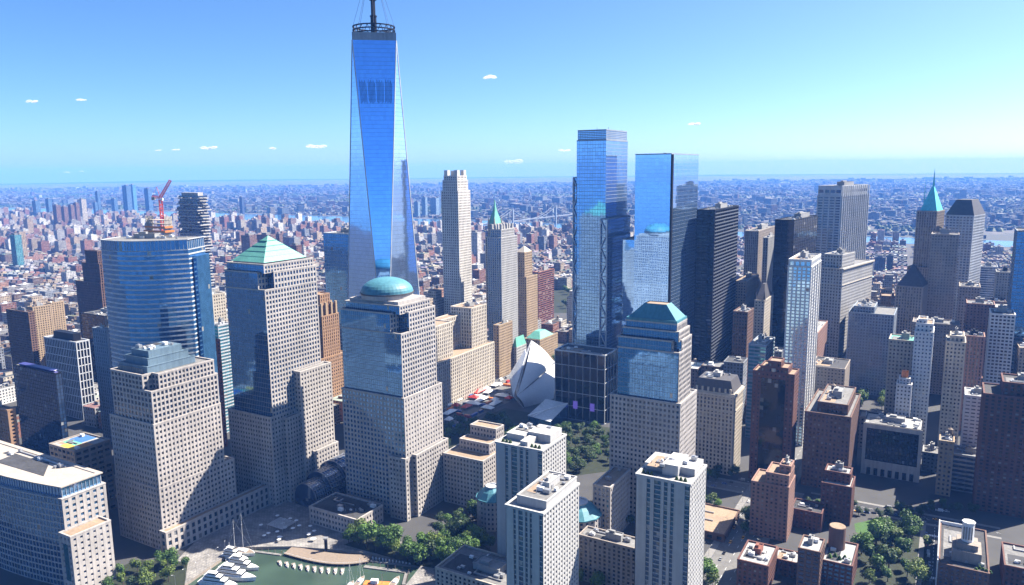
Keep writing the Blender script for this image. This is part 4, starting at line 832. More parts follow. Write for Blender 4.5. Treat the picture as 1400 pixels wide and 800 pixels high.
# quay wall
m = MB()
for a, b in zip(BAS[:-1], BAS[1:]): m.face([(a[0], a[1], -3), (b[0], b[1], -3), (b[0], b[1], -.002), (a[0], a[1], -.002)])
tag(m.build('quay_wall', M_greybrown), kind='structure')
sheet('water', [(-25000, -8000, -2.2), (25000, -8000, -2.2), (25000, 900, -2.2), (-25000, 900, -2.2)], water_mat('harbour_water', (.034, .056, .040)))
RV = [(-6500, 6900), (-3200, 5350), (-1300, 4230), (-200, 3700), (950, 3030), (2400, 2230), (4200, 1100), (9000, -1500), (9000, -1200), (4320, 1330), (2480, 2420), (1030, 3330), (-100, 4250), (-1250, 4920), (-3100, 6000), (-6300, 7700)]
sheet('river', [(x, y, .6) for x, y in RV], water_mat('river_water', (.05, .11, .20), .1, .05))
def paving():
    m = bpy.data.materials.new('plaza_paving'); t = NT(m); geo = t.n('NewGeometry'); mp = t.n('Mapping', {'Vector': (geo, 0), 'Rotation': (0, 0, rad(30))})
    br = t.n('TexBrick', {'Vector': mp, 'Color1': rgba((.24, .225, .21)), 'Color2': rgba((.17, .16, .155)), 'Mortar': rgba((.11, .105, .10)), 'Scale': .16, 'Mortar Size': .03}); nz = t.n('TexNoise', {'Vector': (geo, 0), 'Scale': .12, 'Detail': 5.0})
    c = t.n('VectorMath', {0: (br, 0), 3: (t.n('MapRange', {0: (nz, 0), 1: .3, 2: .7, 3: .7, 4: 1.3}), 0)}, operation='SCALE'); t.out(t.n('BsdfPrincipled', {'Base Color': (c, 0), 'Roughness': .7})); return m
M_pave = paving(); M_side = stone('sidewalk_concrete', (.24, .23, .22), var=.15, scale=.3); M_asph = stone('asphalt', (.055, .055, .058), var=.3, scale=.1)
PZ = [gp(205, 803), gp(250, 760), gp(345, 660), gp(470, 640), gp(500, 720), gp(640, 772), gp(640, 803), gp(575, 803)]
pz = [(p[0], p[1], .02) for p in PZ]
sheet('plaza_paving', [(q[0], q[1], .02) for q in [gp(205, 806), gp(255, 752), gp(345, 668), gp(460, 655), gp(480, 728), gp(600, 750), gp(604, 806)]+[BAS[5], BAS[4], BAS[3], BAS[2], BAS[1], BAS[0]]], M_pave)
M_park = stone('shaded_park_soil', (.024, .032, .014), var=.35, scale=.15)  # soil tone, darkened further to stand in for the groves' shade
for pp in ([(470, 745), (500, 733), (580, 750), (640, 733), (672, 752), (640, 785), (577, 774)], [(600, 598), (690, 558), (850, 588), (850, 642), (760, 654), (610, 614)], [(1168, 735), (1262, 728), (1276, 806), (1166, 806)], [(688, 370), (794, 373), (794, 428), (700, 428)], [(128, 792), (185, 766), (257, 768), (252, 803), (150, 814)]): sheet('park_ground', [(*gp(*q)[:2], .035) for q in pp], M_park)
lawn = stone('lawn_grass', (.055, .13, .03), var=.25, scale=.3)
for pts in ([(540, 742), (588, 722), (622, 728), (600, 762)], [(580, 745), (604, 742), (600, 758), (578, 757)]): pass
sheet('lawn', [gp(575, 752, .05), gp(612, 742, .05), (*gp(622, 757)[:2], .05), (*gp(590, 766)[:2], .05)], lawn)
sheet('lawn', [(*gp(1168, 716)[:2], .05), (*gp(1192, 711)[:2], .05), (*gp(1232, 718)[:2], .05), (*gp(1205, 730)[:2], .05), (*gp(1170, 728)[:2], .05)], lawn)
# avenue with sidewalks and markings
def strip(name, p, q, w, z, mat, lat=0.0):
    p, q = Vector((p[0], p[1], 0)), Vector((q[0], q[1], 0)); d = (q-p).normalized(); n = Vector((d.y, -d.x, 0))
    p, q = p+n*lat, q+n*lat; return sheet(name, [tuple(v+Vector((0, 0, z))) for v in (p-n*w/2, p+n*w/2, q+n*w/2, q-n*w/2)], mat)
r0 = Vector(gp(985, 790)); r1 = r0+U*700; ra = r0-U*120
M_light = stone('pale_asphalt', (.17, .165, .16), var=.2, scale=.15)  # paler grey asphalt than the side streets
strip('road', ra, r1, 26, .012, M_light)
for sgn in (-1, 1):
    m = MB(); d = (r1-ra).normalized(); n = Vector((d.y, -d.x, 0)); a, b = ra+n*sgn*13.2, r1+n*sgn*13.2; c, e = ra+n*sgn*18.5, r1+n*sgn*18.5
    P4 = [(a.x, a.y), (b.x, b.y), (e.x, e.y), (c.x, c.y)]; P4 = P4 if sgn < 0 else P4[::-1]
    m.prism(P4[::-1] if sgn < 0 else P4[::-1], 0, .14); tag(m.build('pavement', M_side), kind='structure')
m = MB()
for lat in (-6.5, 0, 6.5):
    for k in range(0, 68):
        a = ra+U*k*12; n = Vector((U.y, -U.x, 0)); q = [a+n*(lat-.12), a+n*(lat+.12), a+U*4+n*(lat+.12), a+U*4+n*(lat-.12)]; m.face([(v.x, v.y, .017) for v in q])
tag(m.build('road_markings', M_whitep), kind='structure')
c0 = Vector(gp(1230, 703)); strip('road', c0-V*70, c0+V*75, 15, .013, M_asph)
c1 = Vector(gp(1276, 760)); strip('road', c1-U*60, c1+U*120, 12, .0105, M_asph)
c2 = Vector(gp(1000, 664)); strip('road', c2-V*60, c2+V*60, 18, .0115, M_light)
for cc, dd, ll, hw in ((c0, V, 70, 7.5), (c1, U, 60, 6), (c2, V, 60, 9)):
    nn = Vector((dd.y, -dd.x, 0)); m = MB()
    for sg in (-1, 1):
        a, b = cc-dd*ll+nn*sg*(hw+.2), cc+dd*ll+nn*sg*(hw+.2); e, f = b+nn*sg*3.5, a+nn*sg*3.5; P4 = [(v.x, v.y) for v in (a, b, e, f)]
        ar = sum(P4[k][0]*P4[(k+1) % 4][1]-P4[(k+1) % 4][0]*P4[k][1] for k in range(4)); m.prism(P4 if ar > 0 else P4[::-1], 0, .13)
    tag(m.build('pavement', M_side), kind='structure'); m = MB()
    for k in range(int(2*ll/6)):
        a = cc-dd*ll+dd*k*6; q = [a-nn*.12, a+nn*.12, a+dd*3+nn*.12, a+dd*3-nn*.12]; m.face([(v.x, v.y, .019) for v in q])
    for end in (-ll*.6, ll*.55):
        for k in range(9): a = cc+dd*end+nn*(-hw+1+k*(2*hw-2)/9); q = [a, a+nn*.7, a+nn*.7+dd*3.2, a+dd*3.2]; m.face([(v.x, v.y, .0185) for v in q])
    tag(m.build('road_markings', M_whitep), kind='structure')
# street lamps along the avenue and quay
lamp_pts = [r0+U*k*26+n_l*s_*15.5 for k in range(-2, 9) for s_ in (-1, 1) for n_l in (Vector((U.y, -U.x, 0)),)]+[Vector(BAS[0]).lerp(Vector(BAS[1]), k/6)+Vector((-3, 0, 0)) for k in range(7)]
lp0 = None
for k, p in enumerate(lamp_pts):
    if lp0 is None:
        lp0 = e = empty('street_lamp', (p.x, p.y, .14)); m = MB(); m.tube((0, 0, 0), (0, 0, 8.5), .12, 6, .07); m.tube((0, 0, 8.4), (1.8, 0, 8.8), .06, 5); m.build('post', M_steel, e); m = MB(); m.box(1.4, 2.3, -.18, .18, 8.72, 8.9, bot=True); m.build('lamp_head', M_whitep, e)
    else: e = copy_tree(lp0); e.location = (p.x, p.y, .14)
    e.rotation_euler = (0, 0, k); tag(e, 'grey street lamp along the avenue' if k < 22 else 'grey street lamp along the marina quay', 'street lamp', 'lamps of the avenue' if k < 22 else 'lamps of the quay')
# ------------------------------------------------------------------ vehicles
def car_mesh(kind):
    b, g, w = MB(), MB(), MB(); L_, W_, hh = {'car': (4.6, 1.85, .85), 'van': (5.6, 2.0, 1.2), 'truck': (8.5, 2.5, 1.1)}[kind]
    b.loft(rect(-L_/2, L_/2, -W_/2, W_/2), rect(-L_/2+.1, L_/2-.15, -W_/2+.08, W_/2-.08), .35, hh)
    if kind == 'car': g.loft(rect(-1.7, 1.2, -.82, .82), rect(-1.1, .6, -.68, .68), hh, 1.35, False); b.box(-1.12, .62, -.69, .69, 1.35, 1.42)
    elif kind == 'van': b.loft(rect(-2.7, 1.4, -.95, .95), rect(-2.6, 1.0, -.85, .85), hh, 2.2); g.loft(rect(1.4, 2.2, -.9, .9), rect(1.02, 1.3, -.8, .8), hh, 2.1)
    else: b.box(-4.2, 1.9, -1.25, 1.25, hh, 3.4); b.box(2.3, 4.0, -1.15, 1.15, hh, 2.0); g.loft(rect(2.3, 4.0, -1.1, 1.1), rect(2.35, 3.5, -1.05, 1.05), 2.0, 2.8)
    for x in (-L_*.32, L_*.32):
        for y in (-W_/2+.1, W_/2-.1): w.tube((x, y-.12, .34), (x, y+.12, .34), .34, 10)
    return b, g, w
def blocked(x, y, pad=2.5):
    for poly, *_ in FOOT:
        n = len(poly); ins = True
        for i in range(n):
            a, b = poly[i], poly[(i+1) % n]; L_ = math.hypot(b[0]-a[0], b[1]-a[1])
            if ((b[0]-a[0])*(y-a[1])-(b[1]-a[1])*(x-a[0]))/max(L_, 1e-6) < -pad: ins = False; break
        if ins: return True
    return False
PROTO = {}; PARK = []
def blocked_pt(x, y): return blocked(x, y, 2)
def car(kind, col, loc, rz, label, cat, group, name):
    k = (kind, col)
    if k not in PROTO:
        e = empty(name, (0, 0, -500)); b, g, w = car_mesh(kind)
        pm = plain('car_paint_%s' % col, {'white': (.75, .75, .75), 'yellow': (.72, .34, .03), 'black': (.02, .02, .025), 'grey': (.25, .26, .28), 'red': (.42, .04, .03), 'blue': (.04, .10, .3)}[col], .3)
        b.build('body', pm, e); g.build('window', G_black, e); w.build('wheel', M_tyre, e); PROTO[k] = e; o = e
    else: o = copy_tree(PROTO[k])
    o.name = name; o.location = loc; o.rotation_euler = (0, 0, rz); tag(o, label, cat, group); return o
rc = random.Random(11); n_ = Vector((U.y, -U.x, 0)); ang = math.atan2(U.y, U.x)
for i, (px, py, col) in enumerate([(1010, 705, 'white'), (1003, 722, 'yellow'), (1013, 735, 'yellow'), (1000, 742, 'yellow'), (1018, 695, 'red'), (985, 765, 'grey'), (978, 778, 'white'), (992, 757, 'black'), (1022, 686, 'white'), (968, 790, 'black'), (997, 714, 'grey'), (970, 770, 'white'), (1028, 676, 'grey')]):
    g = ground(px, py, .02); lat = round((g-r0).dot(n_)/3.3)*3.3; lat = max(-11, min(11, lat)); g2 = r0+U*((g-r0).dot(U))+n_*lat
    car('car', col, (g2.x, g2.y, .02), ang+(math.pi if lat < 0 else 0), '%s car on the sunlit avenue right of the white towers' % ('yellow taxi' if col == 'yellow' else col) if col != 'yellow' else 'yellow taxi car on the avenue right of the white towers', 'car', 'cars on the avenue', 'car')
for i in range(110):
    f = rc.random(); a_, b_ = [((1172, 700), (1290, 712)), ((1266, 728), (1274, 800)), ((1095, 694), (1120, 698)), ((960, 668), (1024, 655)), ((1205, 694), (1300, 700))][i % 5]
    g = ground(a_[0]+(b_[0]-a_[0])*f, a_[1]+(b_[1]-a_[1])*f, .02)
    if any(abs(g.x-q[0])+abs(g.y-q[1]) < 6 for q in PARK) or blocked_pt(g.x, g.y): continue
    PARK.append((g.x, g.y)); col = rc.choice(('white', 'black', 'grey', 'grey', 'blue', 'red', 'yellow'))
    car('van' if rc.random() < .2 else 'car', col, (g.x, g.y, .02), ang+(math.pi/2 if i % 5 in (0, 3, 4) else 0), '%s vehicle in the shaded streets around the lower right park' % col, 'car', 'vehicles in the shaded streets', 'car')
# staging yard of trucks, containers and tents by the long beige block
yc = random.Random(5); yard = [gp(606, 548), gp(700, 512), gp(700, 548), gp(612, 588)]
yv = [Vector(p) for p in yard]
def inyard(a, b): return yv[0].lerp(yv[1], a).lerp(yv[3].lerp(yv[2], a), b)
sheet('yard_paving', [(p.x, p.y, .03) for p in yv], M_light)
cells = [(i, j) for i in range(9) for j in range(6)]; yc.shuffle(cells)
for q, (i, j) in enumerate(cells[:48]):
    p = inyard((i+.5+yc.uniform(-.2, .2))/9, (j+.5+yc.uniform(-.2, .2))/6); rz = -t+yc.choice((0, math.pi/2))
    k = q % 4
    if k == 0:
        col = ('white', 'red', 'blue')[q // 4 % 3]; car('truck', col, (p.x, p.y, .04), rz, '%s box truck parked in the yard beside the long beige block' % col, 'truck', 'trucks in the yard', 'box_truck')
    elif k in (1, 3):
        e = tag(empty('tent', (p.x, p.y, .04), rz), '%s canopy tent in the yard beside the long beige block' % ('white', 'red')[q % 8 == 3], 'tent', 'tents in the yard')
        a = 4.5+3*((q*7) % 3); m = MB(); m.loft(rect(-a, a, -4, 4), rect(-.2, .2, -.2, .2), 3, 6.2); m.prism(rect(-a, a, -4, 4), 2.5, 3, top=False); m.build('canopy', M_redp if q % 8 == 3 else M_whitep, e)
        m = MB(); [m.tube((x, y, 0), (x, y, 2.6), .12, 5) for x in (-a+.2, a-.2) for y in (-3.8, 3.8)]; m.build('post', M_steel, e)
    else:
        cc, nm = ((M_bluep, 'blue'), (M_grey, 'grey'), (M_orangep, 'orange'))[q // 4 % 3]
        e = tag(empty('container', (p.x, p.y, .04), rz), '%s steel container in the yard beside the long beige block' % nm, 'container', 'containers in the yard')
        m = MB(); m.box(-6, 6, -1.25, 1.25, .1, 2.7, bot=True); [m.box(-6+x, -5.9+x, -1.3, 1.3, .15, 2.75) for x in (0, 2, 4, 6, 8, 10, 11.9)]; m.build('shell', cc, e); m = MB(); m.box(6.02, 6.08, -1.1, 1.1, .2, 2.6); m.build('door', M_steel, e)
# ------------------------------------------------------------------ trees
def tree_proto(seed, R_, hgt, nleaf, ls):
    r = random.Random(seed); cr, tr = MB(), MB()
    tr.tube((0, 0, 0), (0, 0, hgt*.45), .35, 7, .22)
    lobes = []
    for k in range(7):
        a = r.uniform(0, 6.28); q = R_*r.uniform(.25, .62) if k else 0; z = hgt*r.uniform(.5, .8); c = Vector((q*math.cos(a), q*math.sin(a), z)); lobes.append((c, R_*r.uniform(.38, .6)))
        tr.tube((0, 0, hgt*.35), tuple(c), .18, 5, .05)
    for k in range(nleaf):
        c, rr = r.choice(lobes); d = Vector((r.gauss(0, 1), r.gauss(0, 1), r.gauss(0, .8))).normalized(); p = c+d*rr*r.uniform(.55, 1.08)
        nn = (d+Vector((r.uniform(-.7, .7), r.uniform(-.7, .7), r.uniform(-.3, .9)))).normalized(); a = nn.orthogonal().normalized(); a.rotate(Matrix.Rotation(r.uniform(0, 6.28), 3, nn)); b = nn.cross(a); s_ = ls*r.uniform(.6, 1.3)
        cr.face([p+a*s_, p+b*s_*.7, p-a*s_, p-b*s_*.7])
    return cr, tr
TP = []
for sd, R_, hg in ((1, 5.2, 11), (2, 4.6, 10), (3, 6.0, 12.5), (4, 5.0, 12)):
    cr, tr = tree_proto(sd, R_, hg, 900, .62); TP.append((cr, tr, {}))
def tree(loc, sc, mat, label, group, i):
    cr, tr, cache = TP[i % 4]; rz = (i*2.399) % 6.28
    if mat.name not in cache:
        e = empty('tree', loc); cr.build('crown', mat, e); tr.build('trunk', M_bark, e); cache[mat.name] = e
    else: e = copy_tree(cache[mat.name])
    e.name = 'tree'; e.location = loc; e.scale = (sc, sc, sc); e.rotation_euler = (0, 0, rz); tag(e, label, 'tree', group); return e
rt = random.Random(9); ti = 0
def grove(poly, n, s0, s1, mat, label, group, mind=6.0):
    global ti
    pts = [gp(*p) for p in poly]; xs = [p[0] for p in pts]; ys = [p[1] for p in pts]; done = []
    def inside(x, y):
        c = False; j = len(pts)-1
        for i in range(len(pts)):
            if (pts[i][1] > y) != (pts[j][1] > y) and x < (pts[j][0]-pts[i][0])*(y-pts[i][1])/(pts[j][1]-pts[i][1])+pts[i][0]: c = not c
            j = i
        return c
    for _ in range(n*60):
        if len(done) >= n: break
        x, y = rt.uniform(min(xs), max(xs)), rt.uniform(min(ys), max(ys))
        if not inside(x, y) or blocked(x, y) or any((x-a)**2+(y-b)**2 < mind**2 for a, b in done): continue
        done.append((x, y)); tree((x, y, 0), rt.uniform(s0, s1)*rt.uniform(.8, 1.15), (mat if rt.random() < .6 else (L_lime if mat is L_park else L_park) if rt.random() < .7 else L_dark), label, group, ti); ti += 1
grove([(470, 742), (500, 735), (575, 752), (640, 735), (672, 752), (640, 785), (575, 772)], 42, 1.15, 1.65, L_park, 'leafy green tree in the waterfront park before the domed tower', 'trees in the waterfront park', 5.5)
grove([(595, 715), (680, 690), (685, 730), (600, 745)], 15, .8, 1.2, L_dark, 'shaded tree between the waterfront park and the granite block', 'trees beside the granite block', 5)
grove([(590, 790), (620, 775), (650, 795), (600, 806)], 7, .8, 1.1, L_park, 'small green tree between the marina and the low grey-roofed block', 'trees by the marina corner')
grove([(130, 790), (185, 768), (255, 770), (250, 800), (150, 812)], 15, .75, 1.1, L_park, 'leafy green tree on the quay beside the curved-front building', 'trees on the quay')
grove([(606, 582), (700, 572), (704, 606), (610, 614)], 42, .8, 1.15, L_dark, 'dark shaded tree in the memorial grove', 'trees of the memorial grove', 4.8)
grove([(748, 588), (852, 590), (852, 642), (765, 650)], 62, .8, 1.15, L_dark, 'dark shaded tree in the memorial grove', 'trees of the memorial grove', 4.8)
grove([(1172, 740), (1210, 728), (1268, 732), (1262, 806), (1168, 806)], 24, .9, 1.6, L_park, 'big leafy tree in the shaded park at lower right', 'trees of the lower right park', 6)
grove([(1170, 695), (1260, 695), (1265, 712), (1170, 708)], 10, .6, .9, L_dark, 'shaded tree beside the small lawn', 'trees beside the small lawn', 5)
grove([(790, 790), (865, 770), (868, 806), (792, 806)], 8, .9, 1.2, L_park, 'tree in the court between two white towers', 'trees between the white towers', 5)
grove([(800, 700), (868, 690), (868, 722), (800, 728)], 7, .8, 1.1, L_dark, 'tree behind the low flat-roofed block', 'trees behind the low block', 5)
grove([(955, 770), (985, 760), (975, 806), (950, 806)], 8, .8, 1.1, L_park, 'street tree on the near side of the avenue', 'trees along the avenue', 4.5)
grove([(960, 680), (990, 684), (985, 698), (955, 696)], 7, .7, .9, L_park, 'tree in the strip behind the tan-roofed building', 'trees along the avenue median', 4)
grove([(1098, 692), (1172, 690), (1172, 697), (1098, 700)], 9, .6, .9, L_dark, 'small street tree along the shaded cross street', 'trees of the shaded cross street', 4)
grove([(1270, 690), (1340, 695), (1338, 703), (1270, 700)], 9, .6, .9, L_dark, 'small street tree behind the lantern building', 'trees behind the lantern building', 4)
grove([(960, 652), (1015, 640), (1018, 648), (962, 662)], 9, .7, 1.0, L_dark, 'street tree at the foot of the ornate terracotta tower', 'trees at the terracotta tower', 4)
grove([(1018, 715), (1027, 705), (1027, 730), (1012, 735)], 4, .8, 1.0, L_dark, 'street tree against the purple-brown block', 'trees against the purple-brown block', 4)
grove([(1175, 545), (1215, 545), (1215, 560), (1175, 560)], 7, 1.1, 1.4, L_park, 'tree in the churchyard below the blue-grey stone block', 'trees in the churchyard', 7)
grove([(745, 480), (775, 478), (775, 500), (742, 505)], 9, 1.0, 1.4, L_park, 'tree in the churchyard right of the white winged hall', 'trees beyond the winged hall', 7)
grove([(240, 742), (300, 705), (330, 700), (255, 745)], 9, .5, .7, L_dark, 'clipped shaded tree along the granite podium by the plaza', 'trees along the podium', 5)
grove([(692, 372), (792, 375), (792, 424), (700, 424)], 26, 1.2, 1.9, L_park, 'green tree in the park beyond the tan capped tower', 'trees of the inner city park', 12)
# ------------------------------------------------------------------ marina
M_hull = plain('white_gelcoat', (.82, .82, .82), .25)
def hull_pts(L_, W_, f=1.0):
    n = 8; r_ = [(-L_/2+L_*i/n, W_/2*f*(1 if i < n*.55 else math.cos((i/n-.55)/.45*1.5))) for i in range(n+1)]
    return [(x, -y) for x, y in r_]+[(x, y) for x, y in reversed(r_[:-1])]
def boat(kind, L_, loc, rz, label, group=None, mast=0):
    W_ = L_*(.24 if kind == 'yacht' else .30); e = tag(empty('motor_yacht' if kind == 'yacht' else 'sailing_boat', loc, rz), label, 'boat', group)
    m = MB(); hp = hull_pts(L_, W_, 1.0); lp = [(x*.94, y*.8) for x, y in hp]; fb = L_*.09; m.loft(lp, hp, -.4, fb); m.build('hull', M_hull, e)
    m = MB(); dk = [(x*.96, y*.9) for x, y in hp]; m.face([(x, y, fb+.05) for x, y in dk]); m.build('deck', M_wood if kind != 'yacht' else M_whitep, e)
    if kind == 'yacht':
        for k, (x0, x1, z0) in enumerate(((-.38, .22, fb), (-.34, .10, fb+2.3), (-.26, -.02, fb+4.4))):
            m = MB(); w2 = W_*(.36-.06*k); m.loft(rect(x0*L_, x1*L_, -w2, w2), rect(x0*L_, x1*L_-1.2, -w2*.92, w2*.92), z0+.06, z0+2.1); m.box(x0*L_-.6, x1*L_-.9, -w2, w2, z0+2.12, z0+2.28, bot=True); c = m.build('cabin', M_whitep, e)
            m = MB(); m.loft(rect(x0*L_+.6, x1*L_-.1, -w2-.02, w2+.02), rect(x0*L_+.6, x1*L_-.55, -w2*.97, w2*.97), z0+.9, z0+1.6); m.build('window', G_black, c)
        m = MB(); m.tube((-.2*L_, 0, fb+6.6), (-.2*L_, 0, fb+10), .15, 5); m.build('radar_mast', M_whitep, e)
    else:
        m = MB(); m.loft(rect(-.15*L_, .2*L_, -W_*.25, W_*.25), rect(-.12*L_, .14*L_, -W_*.2, W_*.2), fb+.06, fb+.8); m.build('cabin', M_whitep, e)
    for k in range(mast):
        x = (.08-.3*k)*L_; hh = L_*(1.15-.25*k); m = MB(); m.tube((x, 0, fb), (x, 0, fb+hh), .14, 6, .08); m.tube((x, 0, fb+1.6), (x-.28*L_, 0, fb+1.7), .12, 5); m.tube((x, -.7, fb+hh*.7), (x, .7, fb+hh*.7), .06, 4)
        m.tube((x, 0, fb+hh), (L_*.48, 0, fb), .05, 3); m.tube((x, 0, fb+hh), (-L_*.48, 0, fb), .05, 3); m.build('mast', M_whitep, e)
    return e
wz = -2.0
for i, (px, py, L_, a, lb) in enumerate([(322, 790, 34, -14, 'largest white motor yacht, nearest the bottom edge'), (332, 776, 28, -16, 'white motor yacht moored second from the bottom edge'), (322, 764, 24, -18, 'white motor yacht with three decks beside the sailing yacht'), (300, 800, 30, -14, 'white motor yacht cut by the bottom edge')]):
    p = ground(px, py, wz); boat('yacht', L_, (p.x, p.y, wz), rad(a), lb, 'white motor yachts along the quay')
p = ground(330, 756, wz); boat('sail', 26, (p.x, p.y, wz), rad(-20), 'large two-masted white sailing yacht by the quay', None, 2)
for i in range(10):
    f = i/9; px = 383+f*85; py = 768+11*math.sin(f*1.5); p = ground(px, py+3, wz); boat('sail', 8.2, (p.x, p.y, wz), rad(-62-f*20), 'small white sailing dinghy moored in the fan below the curved deck', 'dinghies in the fan', 0)
for i in range(13):
    f = i/12; p = ground(505+f*55, 763+f*8.5, wz); boat('sail', 5.5, (p.x, p.y, wz), rad(-70), 'tiny white boat in the tight row along the rear pontoon', 'boats in the tight row', 0)
for px, py, L_, mm, lb in ((478, 802, 13, 1, 'white sloop with a bare mast at the bottom edge'), (492, 796, 14, 1, 'white sloop with a tall bare mast right of the other sloop'), (540, 797, 15, 0, 'small white launch at the end of the pontoon')):
    p = ground(px, py, wz); boat('sail', L_, (p.x, p.y, wz), rad(75), lb, None, mm)
m = MB(); m.box(-9, 9, -3, 3, .2, 1.4, bot=True); p = ground(515, 800, wz)
e = tag(empty('barge', (p.x, p.y, wz), rad(-8)), 'orange-decked work barge at the bottom edge', 'barge'); m.build('hull', M_orangep, e); m = MB(); m.box(-4, 1, -1.6, 1.6, 1.4, 4); m.build('cabin', M_whitep, e); m = MB(); m.tube((4, 0, 1.4), (4, 0, 9), .2, 5); m.tube((4, 0, 9), (8, 0, 11), .15, 4); m.build('derrick', M_steel, e)
# curved timber deck
dk = [ground(388+f*115, 757+16*math.sin(f*2.2)-2*f, -.6) for f in [i/14 for i in range(15)]]
bk = [ground(400+f*110, 747+9*math.sin(f*2.0)+3*f, -.6) for f in [i/14 for i in range(15)]]
m = MB(); m.prism([(p.x, p.y) for p in dk]+[(p.x, p.y) for p in reversed(bk)], -1.2, -.5, bot=True); e = tag(empty('timber_deck', (0, 0, 0)), 'curved timber boardwalk deck over the water at the marina', 'deck'); m.build('decking', M_wood, e)
m = MB()
for a, b in zip(dk[:-1], dk[1:]): m.tube((a.x, a.y, .6), (b.x, b.y, .6), .10, 4); m.tube((a.x, a.y, -.5), (a.x, a.y, .65), .10, 4)
m.build('railing', M_whitep, e)
m = MB()
for p in dk+bk: m.tube((p.x, p.y, -3), (p.x, p.y, -1.15), .3, 6)
m.build('pile', M_wood, e)
def pont(px0, py0, px1, py1, w, label):
    a, b = ground(px0, py0, wz), ground(px1, py1, wz); d = b-a; m = MB(); m.box(0, d.length, -w/2, w/2, -.4, .5, bot=True); e = tag(empty('pontoon', a, math.atan2(d.y, d.x)), label, 'pontoon'); m.build('float', M_side, e)
    m = MB(); [m.tube((k*d.length/6, w/2+.25, -1), (k*d.length/6, w/2+.25, 3), .2, 6) for k in range(7)]; m.build('pile', M_wood, e)
pont(330, 752, 384, 759, 2.2, 'thin white pontoon walkway across the top of the basin')
pont(498, 775, 560, 783, 3.2, 'straight pontoon at the right of the basin')
pont(503, 767, 578, 776, 2.0, 'rear pontoon with the tight row of tiny boats')
pont(556, 784, 552, 800, 2.6, 'short pontoon by the right quay wall')
kc = ground(446, 752); e = tag(empty('column_monument', (kc.x, kc.y, 0)), 'dark square pillar standing on the plaza deck', 'pillar'); m = MB(); m.box(-1, 1, -1, 1, .02, 9); m.build('shaft', M_dark, e); m = MB(); m.box(-1.6, 1.6, -1.6, 1.6, 9, 10); m.build('cap', M_steel, e)
# plaza furniture: shade canopies and tables
pr = random.Random(2)
for i in range(22):
    px, py = pr.uniform(355, 430), pr.uniform(703, 742); p = ground(px, py)
    if blocked(p.x, p.y): continue
    e = tag(empty('parasol', (p.x, p.y, .02), pr.uniform(0, 1)), 'white cafe parasol on the shaded plaza', 'parasol', 'parasols on the plaza'); m = MB(); m.loft(ngon(0, 0, 1.7, 8), ngon(0, 0, .05, 8), 2.3, 3.0, top=False); m.build('canopy', M_whitep, e); m = MB(); m.tube((0, 0, 0), (0, 0, 2.6), .05, 5); m.build('pole', M_steel, e)
p = ground(385, 722); e = tag(empty('stage_canopy', (p.x, p.y, .02), -t), 'pale slatted stage canopy on the plaza', 'canopy'); m = MB(); [m.box(-9, 9, -7+k*1.5, -6.2+k*1.5, 4, 4.25, bot=True) for k in range(10)]; m.build('slats', M_silver, e); m = MB(); [m.tube((x, y, 0), (x, y, 4), .15, 5) for x in (-8.5, 8.5) for y in (-6.6, 7)]; m.build('post', M_steel, e)
rp = random.Random(4)
# ------------------------------------------------------------------ low city between and beyond the towers
ri = random.Random(21)
WALLS = [((.28, .12, .085), 'red brick'), ((.36, .19, .13), 'orange-red brick'), ((.42, .33, .24), 'tan brick'), ((.20, .13, .10), 'brown brick'), ((.50, .45, .38), 'cream'), ((.62, .61, .60), 'white'), ((.34, .33, .33), 'grey'), ((.24, .26, .30), 'blue-grey')]
ROOFS = [(M_roofw, 'white', (.34, .335, .33)), (M_roofg, 'grey', (.15, .148, .145)), (M_rooft, 'tan', (.22, .155, .11)), (M_roofd, 'dark', (.06, .06, .063))]
NEWX = [(p, Y, x0, x1, ty) for p, Y, x0, x1, ty in FOOT]
def hidden(x0, x1, ty, Y):
    for _, Yh, a, b, t_ in FOOT:
        if Yh < Y-20 and a < x0 and b > x1 and t_ < ty-2: return True
    return False
def riverY(x):
    pts = [(-6500, 6900), (-3200, 5350), (-1300, 4230), (-200, 3700), (950, 3030), (2400, 2230), (4200, 1100), (9000, -1500)]
    for (a, b), (c, d) in zip(pts, pts[1:]):
        if a <= x <= c: return b+(d-b)*(x-a)/(c-a)
    return 7000 if x < 0 else 0
ENV = [(0, 395), (130, 395), (300, 395), (440, 370), (570, 390), (600, 372), (640, 345), (660, 345), (700, 352), (740, 378), (780, 378), (850, 400), (950, 400), (1010, 388), (1060, 385), (1130, 395), (1190, 372), (1225, 372), (1260, 400), (1345, 388), (1390, 345), (1420, 330)]
def env(x):
    for (a, b), (c, d) in zip(ENV, ENV[1:]):
        if a <= x <= c: return b+(d-b)*(x-a)/(c-a)
    return 395
def nearzone(x, y):
    px, py = proj((x, y, 0))
    if y < 640 and px < 1270: return True
    if px < 480 and y < 760: return True
    return 585 < px < 860 and py > 508
cands = []; su, sv = 34, 24
Ui, Vi = Vector((math.sin(rad(27)), math.cos(rad(27)))), Vector((-math.cos(rad(27)), math.sin(rad(27))))
